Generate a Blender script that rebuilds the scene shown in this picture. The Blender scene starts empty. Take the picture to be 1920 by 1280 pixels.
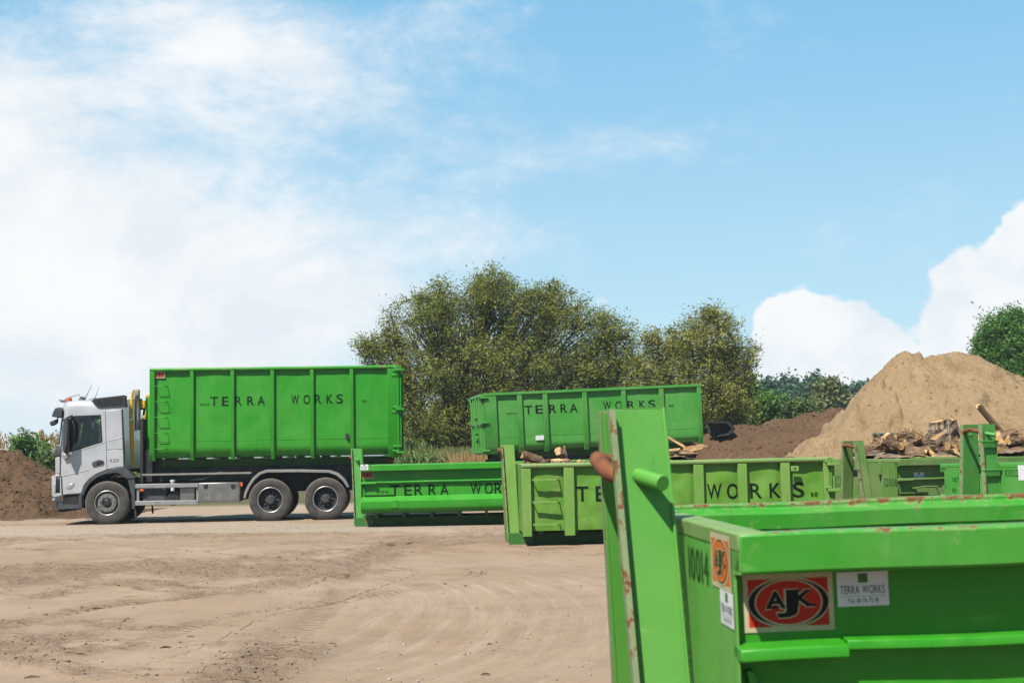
import bpy, bmesh, math, random
import numpy as np
from mathutils import Vector, Matrix, noise as mn

random.seed(7)
RNG = np.random.default_rng(7)
rad = math.radians
SC = bpy.context.scene
COL = SC.collection

# ------------------------------------------------------------------ camera
CAM_Z, FPX, PITCH, ROLL = 1.62, 2667.0, rad(4.46), rad(1.0)
camd = bpy.data.cameras.new('camera'); cam = bpy.data.objects.new('camera', camd); COL.objects.link(cam)
camd.lens = 50.0; camd.sensor_width = 36.0; camd.clip_start = 0.1; camd.clip_end = 9000
camd.dof.use_dof = True; camd.dof.focus_distance = 33.0; camd.dof.aperture_fstop = 6.3
CR = Matrix.Rotation(math.pi/2 + PITCH, 3, 'X') @ Matrix.Rotation(-ROLL, 3, 'Z')
cam.matrix_world = Matrix.Translation((0, 0, CAM_Z)) @ CR.to_4x4()
SC.camera = cam

# ------------------------------------------------------------------ exposure, sun
vs = SC.view_settings
vs.view_transform = 'Standard'; vs.look = 'None'; vs.gamma = 1.0; vs.exposure = 1.25; vs.use_curve_mapping = False
SC.render.engine = 'CYCLES'
SC.cycles.max_bounces = 6; SC.cycles.diffuse_bounces = 3; SC.cycles.glossy_bounces = 3
SC.cycles.transmission_bounces = 5; SC.cycles.transparent_max_bounces = 8; SC.cycles.volume_bounces = 0
TOSUN = Vector((-0.62, -1.0, 1.65)).normalized()
sund = bpy.data.lights.new('sun', 'SUN'); sun = bpy.data.objects.new('sun', sund); COL.objects.link(sun)
sund.energy = 4.8; sund.angle = rad(0.53); sund.color = (1.0, 0.945, 0.87)
sun.rotation_euler = TOSUN.to_track_quat('Z', 'Y').to_euler(); sun.location = (-20, -30, 50)

# ------------------------------------------------------------------ node helper
class NT:
    def __init__(s, tree): s.t = tree; s.n = tree.nodes; s.l = tree.links
    def new(s, typ, **kw):
        nd = s.n.new(typ)
        for k, v in kw.items(): setattr(nd, k, v)
        return nd
    def link(s, a, b): s.l.new(a, b)
    def set(s, sock, v):
        if v is None: return
        if hasattr(v, 'is_output'): s.l.new(v, sock)
        else: sock.default_value = v
    def math(s, op, a, b=None, c=None, clamp=False):
        nd = s.new('ShaderNodeMath', operation=op, use_clamp=clamp)
        s.set(nd.inputs[0], a); s.set(nd.inputs[1], b)
        if c is not None: s.set(nd.inputs[2], c)
        return nd.outputs[0]
    def mix(s, f, a, b, typ='RGBA', blend='MIX'):
        nd = s.new('ShaderNodeMix', data_type=typ)
        if typ == 'RGBA':
            nd.blend_type = blend; i = (0, 6, 7); o = 2
        else: i = (0, 2, 3); o = 0
        s.set(nd.inputs[i[0]], f); s.set(nd.inputs[i[1]], a); s.set(nd.inputs[i[2]], b)
        return nd.outputs[o]
    def ramp(s, f, lo, hi, a=0.0, b=1.0, smooth=True):
        nd = s.new('ShaderNodeMapRange', interpolation_type='SMOOTHSTEP' if smooth else 'LINEAR')
        s.set(nd.inputs['Value'], f); s.set(nd.inputs['From Min'], lo); s.set(nd.inputs['From Max'], hi)
        s.set(nd.inputs['To Min'], a); s.set(nd.inputs['To Max'], b)
        return nd.outputs[0]
    def noise(s, vec, scale, detail=4, rough=0.55, dist=0.0, out='Fac'):
        nd = s.new('ShaderNodeTexNoise'); s.set(nd.inputs['Vector'], vec)
        nd.inputs['Scale'].default_value = scale; nd.inputs['Detail'].default_value = detail
        nd.inputs['Roughness'].default_value = rough; nd.inputs['Distortion'].default_value = dist
        return nd.outputs[out]
    def mapv(s, vec, scale=(1, 1, 1), loc=(0, 0, 0), rot=(0, 0, 0)):
        nd = s.new('ShaderNodeMapping'); s.set(nd.inputs['Vector'], vec)
        nd.inputs['Scale'].default_value = scale; nd.inputs['Location'].default_value = loc; nd.inputs['Rotation'].default_value = rot
        return nd.outputs[0]

def rgb(r, g, b): return (r, g, b, 1.0)

# ------------------------------------------------------------------ world: clear summer sky with cloud banks
W = bpy.data.worlds.new('World'); SC.world = W; W.use_nodes = True
w = NT(W.node_tree); w.n.clear()
sky = w.new('ShaderNodeTexSky', sky_type='NISHITA'); sky.sun_disc = False
sky.sun_elevation = math.asin(TOSUN.z); sky.sun_rotation = math.atan2(TOSUN.x, TOSUN.y)
sky.air_density = 1.15; sky.dust_density = 0.6; sky.ozone_density = 1.6
tc = w.new('ShaderNodeTexCoord'); D = tc.outputs['Generated']
sx = w.new('ShaderNodeSeparateXYZ'); w.link(D, sx.inputs[0])
AZ = w.math('ARCTAN2', sx.outputs[0], sx.outputs[1]); EL = w.math('ARCSINE', sx.outputs[2])
cv = w.new('ShaderNodeCombineXYZ'); w.link(AZ, cv.inputs[0]); w.link(w.math('MULTIPLY', EL, 1.35), cv.inputs[1])
CV = cv.outputs[0]
warp = w.noise(CV, 5.0, 3, 0.5, out='Color')
vm = w.new('ShaderNodeVectorMath', operation='MULTIPLY_ADD'); w.link(warp, vm.inputs[0]); vm.inputs[1].default_value = (0.09, 0.07, 0); w.link(CV, vm.inputs[2])
CW = vm.outputs[0]
n1 = w.noise(CW, 7.0, 9, 0.60)            # billows
n2 = w.noise(w.mapv(CW, (0.8, 1.35, 1), rot=(0, 0, rad(-32))), 17.0, 9, 0.70)   # fibres
n3 = w.noise(CV, 38.0, 5, 0.6)            # fine edge breakup
def blob(px, py, rx, ry, amp, rot=0.0):
    a0 = (px - 960)/2667.0; e0 = (848 - 0.0175*(px - 960) - py)/2667.0
    ra, re = rx/2667.0, ry/2667.0
    da = w.math('SUBTRACT', AZ, a0); de = w.math('SUBTRACT', EL, e0)
    if rot:
        c, s = math.cos(rot), math.sin(rot)
        da, de = (w.math('ADD', w.math('MULTIPLY', da, c), w.math('MULTIPLY', de, s)),
                  w.math('SUBTRACT', w.math('MULTIPLY', de, c), w.math('MULTIPLY', da, s)))
    q = w.math('ADD', w.math('POWER', w.math('ABSOLUTE', w.math('DIVIDE', da, ra)), 2.0),
               w.math('POWER', w.math('ABSOLUTE', w.math('DIVIDE', de, re)), 2.0))
    return w.math('MULTIPLY', w.math('EXPONENT', w.math('MULTIPLY', q, -1.0)), amp)
def total(lst):
    t = lst[0]
    for x in lst[1:]: t = w.math('ADD', t, x)
    return t
# the high fibrous bank on the left
SOFT = total([blob(60, 470, 520, 330, 0.95), blob(360, 640, 420, 190, 0.62), blob(420, 80, 210, 95, 0.60, rad(-12)),
              blob(60, 190, 150, 90, 0.30), blob(620, 560, 240, 90, 0.30), blob(780, 70, 260, 90, 0.34, rad(15)),
              blob(820, 280, 330, 130, 0.24, rad(-20)), blob(1120, 270, 240, 60, 0.20), blob(600, 440, 300, 60, 0.22),
              blob(940, 470, 160, 40, 0.17), blob(-900, 420, 700, 350, 0.75), blob(3300, 300, 700, 260, 0.5)])
soft = w.math('ADD', SOFT, w.math('ADD', w.math('MULTIPLY', w.math('SUBTRACT', n1, 0.5), 1.25), w.math('MULTIPLY', w.math('SUBTRACT', n2, 0.5), 1.05)))
soft = w.ramp(soft, 0.06, 0.98)
# the cumulus heads low on the right
HARD = total([blob(1535, 640, 120, 105, 1.0), blob(1450, 640, 52, 70, 0.55), blob(1650, 730, 130, 90, 0.8), blob(1790, 590, 80, 110, 0.8),
              blob(1930, 560, 110, 170, 1.0), blob(2080, 500, 160, 190, 0.95), blob(2350, 620, 260, 160, 0.9), blob(1130, 560, 55, 34, 0.42),
              blob(1330, 735, 150, 45, 0.35), blob(4200, 640, 600, 150, 0.8), blob(-2400, 640, 700, 130, 0.8)])
n4 = w.noise(CV, 17.0, 6, 0.55)
hard = w.math('ADD', HARD, w.math('ADD', w.math('MULTIPLY', w.math('SUBTRACT', n4, 0.5), 0.95), w.math('MULTIPLY', w.math('SUBTRACT', n3, 0.5), 0.40)))
hard = w.ramp(hard, 0.44, 0.56)
mask = w.math('MAXIMUM', soft, w.math('MULTIPLY', hard, 0.97))
low = w.ramp(EL, 0.02, 0.36, 1.0, 0.0)          # pale air near the horizon
skyc = w.mix(1.0, sky.outputs[0], rgb(0.80, 0.96, 1.0), blend='MULTIPLY')
skyc = w.mix(0.72, skyc, w.mix(low, rgb(2.2, 5.3, 7.9), rgb(4.7, 6.9, 8.3)))
cl_shade = w.mix(w.ramp(w.noise(CW, 9.0, 7, 0.62), 0.34, 0.62), rgb(6.7, 7.25, 7.75), rgb(8.1, 8.2, 8.3))
skyc = w.mix(mask, skyc, cl_shade)
bg = w.new('ShaderNodeBackground'); w.link(skyc, bg.inputs[0]); bg.inputs[1].default_value = 0.05
wo = w.new('ShaderNodeOutputWorld'); w.link(bg.outputs[0], wo.inputs[0])

# ------------------------------------------------------------------ picture -> place helpers (each point gets its own distance)
def ray(px, py):
    return CR @ Vector(((px - 960)/FPX, (640 - py)/FPX, -1.0))
def at(px, py, Y):
    d = ray(px, py); return Vector((0, 0, CAM_Z)) + d*(Y/d.y)
def on_ground(px, py, z=0.0):
    d = ray(px, py); return Vector((0, 0, CAM_Z)) + d*((z - CAM_Z)/d.z)

# ------------------------------------------------------------------ mesh builder
class MB:
    def __init__(s): s.v = []; s.f = []; s.m = []
    def add(s, verts, faces, mi=0, M=None):
        b = len(s.v)
        s.v.extend([tuple(M @ Vector(p)) for p in verts] if M is not None else [tuple(p) for p in verts])
        for f in faces: s.f.append(tuple(b + i for i in f)); s.m.append(mi)
        return s
    def box(s, x0, x1, y0, y1, z0, z1, mi=0, M=None):
        v = [(x0,y0,z0),(x1,y0,z0),(x1,y1,z0),(x0,y1,z0),(x0,y0,z1),(x1,y0,z1),(x1,y1,z1),(x0,y1,z1)]
        return s.add(v, [(0,3,2,1),(4,5,6,7),(0,1,5,4),(1,2,6,5),(2,3,7,6),(3,0,4,7)], mi, M)
    def hexa(s, b4, t4, mi=0):
        return s.add(list(b4) + list(t4), [(0,3,2,1),(4,5,6,7),(0,1,5,4),(1,2,6,5),(2,3,7,6),(3,0,4,7)], mi)
    def prism(s, poly, a0, a1, axis='y', mi=0, M=None):
        def P(p, a):
            return (p[0], a, p[1]) if axis == 'y' else ((a, p[0], p[1]) if axis == 'x' else (p[0], p[1], a))
        n = len(poly)
        v = [P(p, a0) for p in poly] + [P(p, a1) for p in poly]
        f = [tuple(range(n)), tuple(range(2*n-1, n-1, -1))] + [(i, i+n, (i+1) % n + n, (i+1) % n) for i in range(n)]
        return s.add(v, f, mi, M)
    def beam(s, poly, a0, a1, n=20, amp=0.004, seed=0):     # (y,z) profile along x, slightly knocked about
        m = len(poly); v = []
        for i in range(n+1):
            x = a0+(a1-a0)*i/n; dy = amp*mn.noise(Vector((x*1.7, seed, 0)))*1.4; dz = amp*mn.noise(Vector((x*1.9, seed, 5)))*1.1
            v += [(x, p[0]+dy, p[1]+dz) for p in poly]
        f = [tuple(range(m)), tuple(range((n+1)*m-1, n*m-1, -1))] + [(i*m+k, (i+1)*m+k, (i+1)*m+(k+1) % m, i*m+(k+1) % m) for i in range(n) for k in range(m)]
        return s.add(v, f)
    def flat(s, poly, y, mi=0):          # one-sided print on a plane y = const, poly in (x,z)
        return s.add([(p[0], y, p[1]) for p in poly], [tuple(range(len(poly)))], mi)
    def tube(s, path, r, n=10, mi=0, cap=True):
        P = [Vector(p) for p in path]; R = r if isinstance(r, (list, tuple)) else [r]*len(P)
        v, f = [], []; up = None
        for i, p in enumerate(P):
            t = (P[min(i+1, len(P)-1)] - P[max(i-1, 0)])
            if t.length < 1e-9: t = Vector((0, 0, 1))
            t.normalize()
            if up is None: up = Vector((0, 0, 1)) if abs(t.z) < 0.9 else Vector((1, 0, 0))
            a = up - t*up.dot(t)
            if a.length < 1e-6: a = t.orthogonal()
            a.normalize(); up = a; b = t.cross(a)
            for k in range(n):
                q = 2*math.pi*k/n; v.append(p + (a*math.cos(q) + b*math.sin(q))*R[i])
        for i in range(len(P)-1):
            for k in range(n):
                f.append((i*n+k, i*n+(k+1) % n, (i+1)*n+(k+1) % n, (i+1)*n+k))
        if cap:
            f.append(tuple(range(n-1, -1, -1))); f.append(tuple((len(P)-1)*n + k for k in range(n)))
        return s.add(v, f, mi)
    def lathe(s, prof, c=(0, 0, 0), axis='y', n=40, mi=0, close=True):
        v, f = [], []
        m = len(prof)
        for k in range(n):
            q = 2*math.pi*k/n
            for (r, a) in prof:
                x, z = r*math.cos(q), r*math.sin(q)
                p = (x, a, z) if axis == 'y' else ((a, x, z) if axis == 'x' else (x, z, a))
                v.append((p[0]+c[0], p[1]+c[1], p[2]+c[2]))
        for k in range(n):
            for i in range(m if close else m-1):
                j = (i+1) % m; k2 = (k+1) % n
                f.append((k*m+i, k*m+j, k2*m+j, k2*m+i))
        return s.add(v, f, mi)
    def grid(s, fn, nu, nv, mi=0):
        v = [fn(i/nu, j/nv) for j in range(nv+1) for i in range(nu+1)]
        f = [(j*(nu+1)+i, j*(nu+1)+i+1, (j+1)*(nu+1)+i+1, (j+1)*(nu+1)+i) for j in range(nv) for i in range(nu)]
        return s.add(v, f, mi)
    def build(s, name, mats, parent=None, bevel=0.0, seg=2, recalc=True, angle=32, smooth=True):
        me = bpy.data.meshes.new(name); me.from_pydata(s.v, [], s.f)
        if not isinstance(mats, (list, tuple)): mats = [mats]
        for m in mats: me.materials.append(m)
        if any(s.m): me.polygons.foreach_set('material_index', s.m)
        if recalc:
            bm = bmesh.new(); bm.from_mesh(me); bmesh.ops.recalc_face_normals(bm, faces=bm.faces); bm.to_mesh(me); bm.free()
        if smooth:
            me.polygons.foreach_set('use_smooth', [True]*len(me.polygons)); me.set_sharp_from_angle(angle=rad(angle))
        me.update()
        o = bpy.data.objects.new(name, me); COL.objects.link(o)
        if parent is not None: o.parent = parent
        if bevel > 0:
            b = o.modifiers.new('bevel', 'BEVEL'); b.width = bevel; b.segments = seg; b.limit_method = 'ANGLE'; b.angle_limit = rad(40); b.harden_normals = False
        return o

def np_mesh(name, V, Fq, mats, parent=None, smooth=False, midx=None):
    """fast mesh from numpy: V (n,3), Fq (m,k) with k 3 or 4"""
    me = bpy.data.meshes.new(name); V = np.asarray(V, np.float32); Fq = np.asarray(Fq, np.int32); k = Fq.shape[1]
    me.vertices.add(len(V)); me.vertices.foreach_set('co', V.ravel())
    me.loops.add(Fq.size); me.loops.foreach_set('vertex_index', Fq.ravel())
    me.polygons.add(len(Fq)); me.polygons.foreach_set('loop_start', np.arange(0, Fq.size, k, dtype=np.int32))
    if smooth: me.polygons.foreach_set('use_smooth', np.ones(len(Fq), bool))
    if not isinstance(mats, (list, tuple)): mats = [mats]
    for m in mats: me.materials.append(m)
    if midx is not None: me.polygons.foreach_set('material_index', np.asarray(midx, np.int32))
    me.update(calc_edges=True); me.validate()
    o = bpy.data.objects.new(name, me); COL.objects.link(o)
    if parent is not None: o.parent = parent
    return o

def thing(name, label, cat, loc=(0, 0, 0), rz=0.0, group=None, ry=0.0):
    o = bpy.data.objects.new(name, None); COL.objects.link(o); o.empty_display_size = 0.3
    o.location = loc; o.rotation_euler = (0, ry, rz)
    return tag(o, label, cat, group)
def tag(o, label=None, cat=None, group=None, kind=None):
    for k, v in (('label', label), ('category', cat), ('group', group), ('kind', kind)):
        if v: o[k] = v
    return o

# ------------------------------------------------------------------ glyphs (built-in font), cached early
_gl = {}
def glyph(ch, off=0.0):
    k = (ch, off)
    if k in _gl: return _gl[k]
    cu = bpy.data.curves.new('g', 'FONT'); cu.body = ch; cu.size = 1.0; cu.offset = off; cu.resolution_u = 4
    ob = bpy.data.objects.new('g', cu); COL.objects.link(ob)
    dg = bpy.context.evaluated_depsgraph_get(); dg.update()
    me = bpy.data.meshes.new_from_object(ob.evaluated_get(dg))
    V = [(v.co.x, v.co.y) for v in me.vertices]; Fc = [tuple(p.vertices) for p in me.polygons]
    bpy.data.objects.remove(ob); bpy.data.curves.remove(cu); bpy.data.meshes.remove(me)
    _gl[k] = (V, Fc); return _gl[k]
CAP = max(p[1] for p in glyph('E')[0])
for ch in 'TERAWOKSwwBE.J0123456789NIGel': glyph(ch)
for ch in 'AJK': glyph(ch, 0.035); glyph(ch, 0.075)

def put_glyph(mb, ch, x0, x1, z0, h, surf, mi=0, off=0.0, swap=None):
    """glyph fitted between x0..x1 (x1 None: natural width), cap height h, on y = surf(x, z)"""
    V, Fc = glyph(ch, off)
    xs = [p[0] for p in V]; a, b = min(xs), max(xs); sz = h/CAP
    kx = (x1 - x0)/(b - a) if x1 is not None else sz
    vv = []
    for (x, y) in V:
        X = x0 + (x - a)*kx; Z = z0 + y*sz
        vv.append((X, surf(X, Z), Z))
    mb.add(vv, Fc, mi); return x0 + (b - a)*kx
def put_word(mb, word, x0, z0, h, surf, wide=1.0, gap=0.16, mi=0):
    x = x0
    for ch in word:
        if ch == ' ': x += h*0.5*wide; continue
        V, _ = glyph(ch); xs = [p[0] for p in V]; wd = (max(xs) - min(xs))*h/CAP*wide
        put_glyph(mb, ch, x, x + wd, z0, h, surf, mi); x += wd + gap*h*wide
    return x
def fine(mb, maxlen=0.09):
    """split long triangles so print follows a dented sheet"""
    me = bpy.data.meshes.new('t'); me.from_pydata(mb.v, [], mb.f); bm = bmesh.new(); bm.from_mesh(me)
    bmesh.ops.triangulate(bm, faces=bm.faces)
    for _ in range(3):
        es = [e for e in bm.edges if e.calc_length() > maxlen]
        if not es: break
        bmesh.ops.subdivide_edges(bm, edges=es, cuts=1); bmesh.ops.triangulate(bm, faces=[f for f in bm.faces if len(f.verts) > 3])
    bm.verts.index_update()
    mb.v = [tuple(v.co) for v in bm.verts]; mb.f = [tuple(v.index for v in f.verts) for f in bm.faces]; mb.m = [0]*len(mb.f)
    bm.free(); bpy.data.meshes.remove(me)
# ------------------------------------------------------------------ materials
ALB = 0.45
def raw(r, g, b): return (r, g, b, 1.0)
def rgb(r, g, b): return (r*ALB, g*ALB, b*ALB, 1.0)
def base_mat(name):
    m = bpy.data.materials.new(name); m.use_nodes = True; t = NT(m.node_tree); t.n.clear()
    out = t.new('ShaderNodeOutputMaterial'); b = t.new('ShaderNodeBsdfPrincipled'); t.link(b.outputs[0], out.inputs[0])
    tcn = t.new('ShaderNodeTexCoord')
    return m, t, b, tcn.outputs['Object'], out
def bump(t, b, h, strength=0.3, dist=0.01):
    n = t.new('ShaderNodeBump'); n.inputs['Strength'].default_value = strength; n.inputs['Distance'].default_value = dist
    t.set(n.inputs['Height'], h); t.link(n.outputs[0], b.inputs['Normal'])
def simple(name, col, rough=0.6, metal=0.0, var=0.25, scale=6.0, bs=0.15, dirt=None, dirt_amt=0.0, coat=0.0, spec=0.3):
    m, t, b, O, _ = base_mat(name)
    n = t.noise(O, scale, 6, 0.6)
    c = t.mix(t.ramp(n, 0.3, 0.7), rgb(*[x*(1-var) for x in col]), rgb(*[min(1, x*(1+var)) for x in col]))
    if dirt:
        d = t.ramp(t.noise(O, scale*0.7, 7, 0.65), 0.42, 0.72); c = t.mix(t.math('MULTIPLY', d, dirt_amt), c, rgb(*dirt))
    t.link(c, b.inputs['Base Color']); b.inputs['Metallic'].default_value = metal
    t.set(b.inputs['Roughness'], t.ramp(n, 0.2, 0.8, max(0.02, rough-0.1), min(1, rough+0.1)))
    b.inputs['Coat Weight'].default_value = coat; b.inputs['Specular IOR Level'].default_value = spec
    if bs > 0: bump(t, b, t.noise(O, scale*8, 4, 0.6), bs, 0.004)
    return m

RUST = (0.20, 0.065, 0.022)
def paint(name, c, fade, fade_amt, rust=0.25, zrust=None, rough=0.42, dusty=0.2, seed=0.0, rust_scale=5.0, coat=0.06):
    """container enamel: fading, grime streaks, chips and rust; zrust=(z0,z1): rust gathers between these heights"""
    m, t, b, O, _ = base_mat(name)
    O = t.mapv(O, loc=(seed*3.1, seed*1.7, 0))
    big = t.ramp(t.noise(O, 1.3, 5, 0.6), 0.35, 0.7)
    col = t.mix(t.math('MULTIPLY', big, fade_amt), rgb(*c), rgb(*fade))
    streak = t.ramp(t.noise(t.mapv(O, (9, 9, 0.7)), 1.0, 5, 0.6), 0.5, 0.8)
    col = t.mix(t.math('MULTIPLY', streak, 0.38), col, rgb(c[0]*0.55, c[1]*0.6, c[2]*0.55))
    dust = t.ramp(t.noise(t.mapv(O, (1, 1, 2.2)), 2.4, 7, 0.66), 0.45, 0.8)
    col = t.mix(t.math('MULTIPLY', dust, dusty), col, rgb(0.24, 0.30, 0.12))
    scr = t.ramp(t.noise(t.mapv(O, (1.2, 1.2, 9.0), rot=(0, rad(24), 0)), 3.0, 3, 0.5, 0.6), 0.66, 0.70)
    col = t.mix(t.math('MULTIPLY', scr, 0.34), col, rgb(min(1, fade[0]*1.5), min(1, fade[1]*1.25), min(1, fade[2]*1.6)))
    chip = t.ramp(t.noise(O, 38, 3, 0.55), 0.70, 0.74); col = t.mix(t.math('MULTIPLY', chip, 0.55), col, rgb(c[0]*0.35+0.03, c[1]*0.30, c[2]*0.35+0.01))
    smear = t.ramp(t.noise(t.mapv(O, (2.2, 2.2, 1.1), rot=(0, rad(-18), 0)), 2.0, 6, 0.7, 0.8), 0.56, 0.74); col = t.mix(t.math('MULTIPLY', smear, 0.30), col, rgb(min(1, fade[0]*1.3), min(1, fade[1]*1.08), min(1, fade[2]*1.4)))
    sp = t.noise(O, rust_scale, 8, 0.68); sp2 = t.noise(O, rust_scale*5, 5, 0.6)
    s = t.math('ADD', t.math('MULTIPLY', sp, 0.72), t.math('MULTIPLY', sp2, 0.28))
    thr = 0.72 - 0.16*rust
    if zrust:
        sep = t.new('ShaderNodeSeparateXYZ'); t.link(O, sep.inputs[0])
        k = t.ramp(sep.outputs[2], zrust[0], zrust[1])
        s = t.math('ADD', s, t.math('MULTIPLY', k, 0.13))
    run = t.noise(t.mapv(O, (26, 26, 1.3)), 1.0, 4, 0.6); s = t.math('ADD', s, t.math('MULTIPLY', t.math('SUBTRACT', run, 0.5), 0.16))
    rm = t.ramp(s, thr, thr + 0.05)
    if rust <= 0: rm = 0.0
    rc = t.mix(t.noise(O, 40, 4, 0.6), rgb(*[x*0.6 for x in RUST]), rgb(0.33, 0.13, 0.045))
    if rust > 0:
        halo = t.ramp(s, thr - 0.05, thr); col = t.mix(t.math('MULTIPLY', halo, 0.35), col, rgb(0.42, 0.40, 0.22))
        col = t.mix(rm, col, rc)
    t.link(col, b.inputs['Base Color'])
    r0 = t.ramp(t.noise(O, 7, 5, 0.6), 0.25, 0.75, rough-0.1, rough+0.14)
    t.set(b.inputs['Roughness'], t.mix(rm, r0, 0.9, 'FLOAT') if rust > 0 else r0)
    b.inputs['Coat Weight'].default_value = coat; b.inputs['Coat Roughness'].default_value = 0.28; b.inputs['Specular IOR Level'].default_value = 0.22
    h = t.math('ADD', t.math('MULTIPLY', t.noise(O, 5, 3, 0.5), 1.0), t.math('MULTIPLY', t.noise(O, 60, 3, 0.6), 0.06))
    bump(t, b, h, 0.22, 0.02)
    return m

GREEN = (0.030, 0.355, 0.015); GFADE = (0.10, 0.42, 0.050)
M = {}
M['green'] = paint('green_enamel', GREEN, GFADE, 0.45, rust=0.10, dusty=0.12)
M['green_rim'] = paint('green_enamel_rim', GREEN, GFADE, 0.55, rust=0.9, dusty=0.25, rust_scale=3.0)
M['green_low'] = paint('green_enamel_grimy', (0.035, 0.20, 0.025), (0.10, 0.20, 0.06), 0.5, rust=0.5, dusty=0.5, rough=0.6)
M['fore'] = paint('green_enamel_near', (0.032, 0.350, 0.010), (0.11, 0.42, 0.05), 0.40, rust=0.22, dusty=0.10, seed=2, rust_scale=4.0)
M['fore_rim'] = paint('green_enamel_near_rim', (0.042, 0.355, 0.020), (0.15, 0.43, 0.085), 0.55, rust=0.42, zrust=(1.322, 1.35), dusty=0.22, seed=3, rust_scale=13.0)
M['fore_rim_back'] = paint('green_enamel_worn_rim', (0.045, 0.35, 0.022), (0.19, 0.41, 0.10), 0.6, rust=0.70, zrust=(1.305, 1.35), dusty=0.3, seed=5, rust_scale=11.0)
M['fore_post'] = paint('green_enamel_post', (0.125, 0.43, 0.062), (0.185, 0.46, 0.098), 0.5, rust=0.06, dusty=0.12, seed=8, rust_scale=6.0, rough=0.36)
M['edge_rust'] = paint('worn_plate_edge', (0.20, 0.34, 0.13), (0.34, 0.38, 0.22), 0.7, rust=1.18, dusty=0.4, seed=4, rust_scale=11.0, rough=0.7, coat=0.0)
M['old'] = paint('faded_green_enamel', (0.120, 0.345, 0.024), (0.20, 0.40, 0.055), 0.7, rust=0.62, dusty=0.30, seed=6, rust_scale=7.0, rough=0.55, coat=0.08)
M['old_post'] = paint('faded_green_post', (0.175, 0.39, 0.055), (0.27, 0.44, 0.105), 0.7, rust=0.45, dusty=0.35, seed=9, rust_scale=5.0, rough=0.55, coat=0.08)
M['old_rim'] = paint('faded_green_rim', (0.19, 0.36, 0.085), (0.33, 0.42, 0.17), 0.7, rust=0.75, dusty=0.45, seed=7, rust_scale=5.0, rough=0.6, coat=0.05)
M['drab'] = paint('drab_green_enamel', (0.14, 0.30, 0.055), (0.27, 0.36, 0.13), 0.75, rust=0.42, dusty=0.55, seed=12, rust_scale=4.0, rough=0.6, coat=0.05)
M['pale'] = paint('pale_green_enamel', (0.070, 0.38, 0.048), (0.17, 0.46, 0.11), 0.6, rust=0.15, dusty=0.2, seed=14, rough=0.45)
M['rust'] = simple('rusty_steel', RUST, 0.85, 0.0, 0.5, 9, 0.5, (0.34, 0.14, 0.05), 0.8)
M['rust_rim'] = simple('rusty_brown_rim', (0.13, 0.060, 0.035), 0.85, 0, 0.4, 7, 0.4, (0.30, 0.20, 0.14), 0.6)
M['black_print'] = simple('black_stencil_paint', (0.010, 0.016, 0.010), 0.7, 0, 0.3, 20, 0, (0.05, 0.20, 0.03), 0.18, spec=0.06)
M['num_print'] = simple('worn_stencil_number', (0.015, 0.060, 0.018), 0.7, 0, 0.3, 20, 0, (0.07, 0.26, 0.05), 0.45, spec=0.08)
M['white_label'] = simple('white_label', (0.88, 0.89, 0.90), 0.45, 0, 0.06, 12, 0)
M['cream'] = simple('cream_vinyl', (0.66, 0.58, 0.36), 0.42, 0, 0.08, 12, 0, spec=0.12)
M['red_vinyl'] = simple('red_vinyl', (0.62, 0.032, 0.014), 0.42, 0, 0.1, 10, 0, spec=0.12)
M['orange_vinyl'] = simple('orange_vinyl', (0.80, 0.150, 0.012), 0.42, 0, 0.1, 10, 0, spec=0.12)
M['black_vinyl'] = simple('black_vinyl', (0.010, 0.010, 0.012), 0.4, 0, 0.1, 10, 0, spec=0.12)
M['navy_vinyl'] = simple('dark_print', (0.018, 0.020, 0.030), 0.5, 0, 0.1, 10, 0, spec=0.12)
M['silver'] = simple('silver_paint', (0.65, 0.65, 0.68), 0.36, 0.2, 0.04, 3, 0.03, (0.42, 0.38, 0.33), 0.22, coat=0.6)
M['grey_plastic'] = simple('dark_grey_plastic', (0.055, 0.062, 0.072), 0.6, 0, 0.15, 8, 0.1, (0.20, 0.18, 0.15), 0.35)
M['black'] = simple('black_plastic', (0.012, 0.012, 0.013), 0.55, 0, 0.2, 8, 0.1, (0.07, 0.06, 0.05), 0.3)
M['chassis'] = simple('dark_chassis_steel', (0.020, 0.022, 0.026), 0.6, 0.1, 0.3, 8, 0.2, (0.12, 0.10, 0.08), 0.4)
M['seam'] = simple('panel_gap', (0.05, 0.05, 0.055), 0.7, 0, 0.1, 8, 0)
M['alu'] = simple('dull_aluminium', (0.46, 0.46, 0.46), 0.45, 0.45, 0.1, 6, 0.05, (0.30, 0.27, 0.23), 0.45)
M['steel'] = simple('brushed_steel', (0.42, 0.40, 0.38), 0.38, 0.75, 0.1, 5, 0.05, (0.30, 0.26, 0.21), 0.4)
M['mudguard'] = simple('grey_mudguard', (0.30, 0.29, 0.28), 0.6, 0, 0.12, 5, 0.1, (0.36, 0.30, 0.24), 0.5)
M['rim'] = simple('wheel_steel', (0.20, 0.19, 0.18), 0.5, 0.5, 0.2, 12, 0.1, (0.26, 0.21, 0.16), 0.5)
M['rim_bright'] = simple('wheel_lip', (0.46, 0.44, 0.41), 0.42, 0.5, 0.1, 12, 0.05, (0.30, 0.25, 0.20), 0.4)
M['yellow'] = simple('yellow_hydraulic_paint', (1.0, 0.50, 0.02), 0.45, 0, 0.15, 7, 0.1, (0.30, 0.15, 0.05), 0.4)
M['pipe'] = simple('weathered_pipe', (0.48, 0.45, 0.38), 0.4, 0.5, 0.2, 7, 0.1, (0.30, 0.14, 0.06), 0.4)
M['orange_lamp'] = simple('orange_lens', (0.75, 0.13, 0.01), 0.25, 0, 0.1, 8, 0)
M['crate_lid'] = simple('grey_green_plastic', (0.12, 0.19, 0.15), 0.55, 0, 0.15, 8, 0.05)
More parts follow.
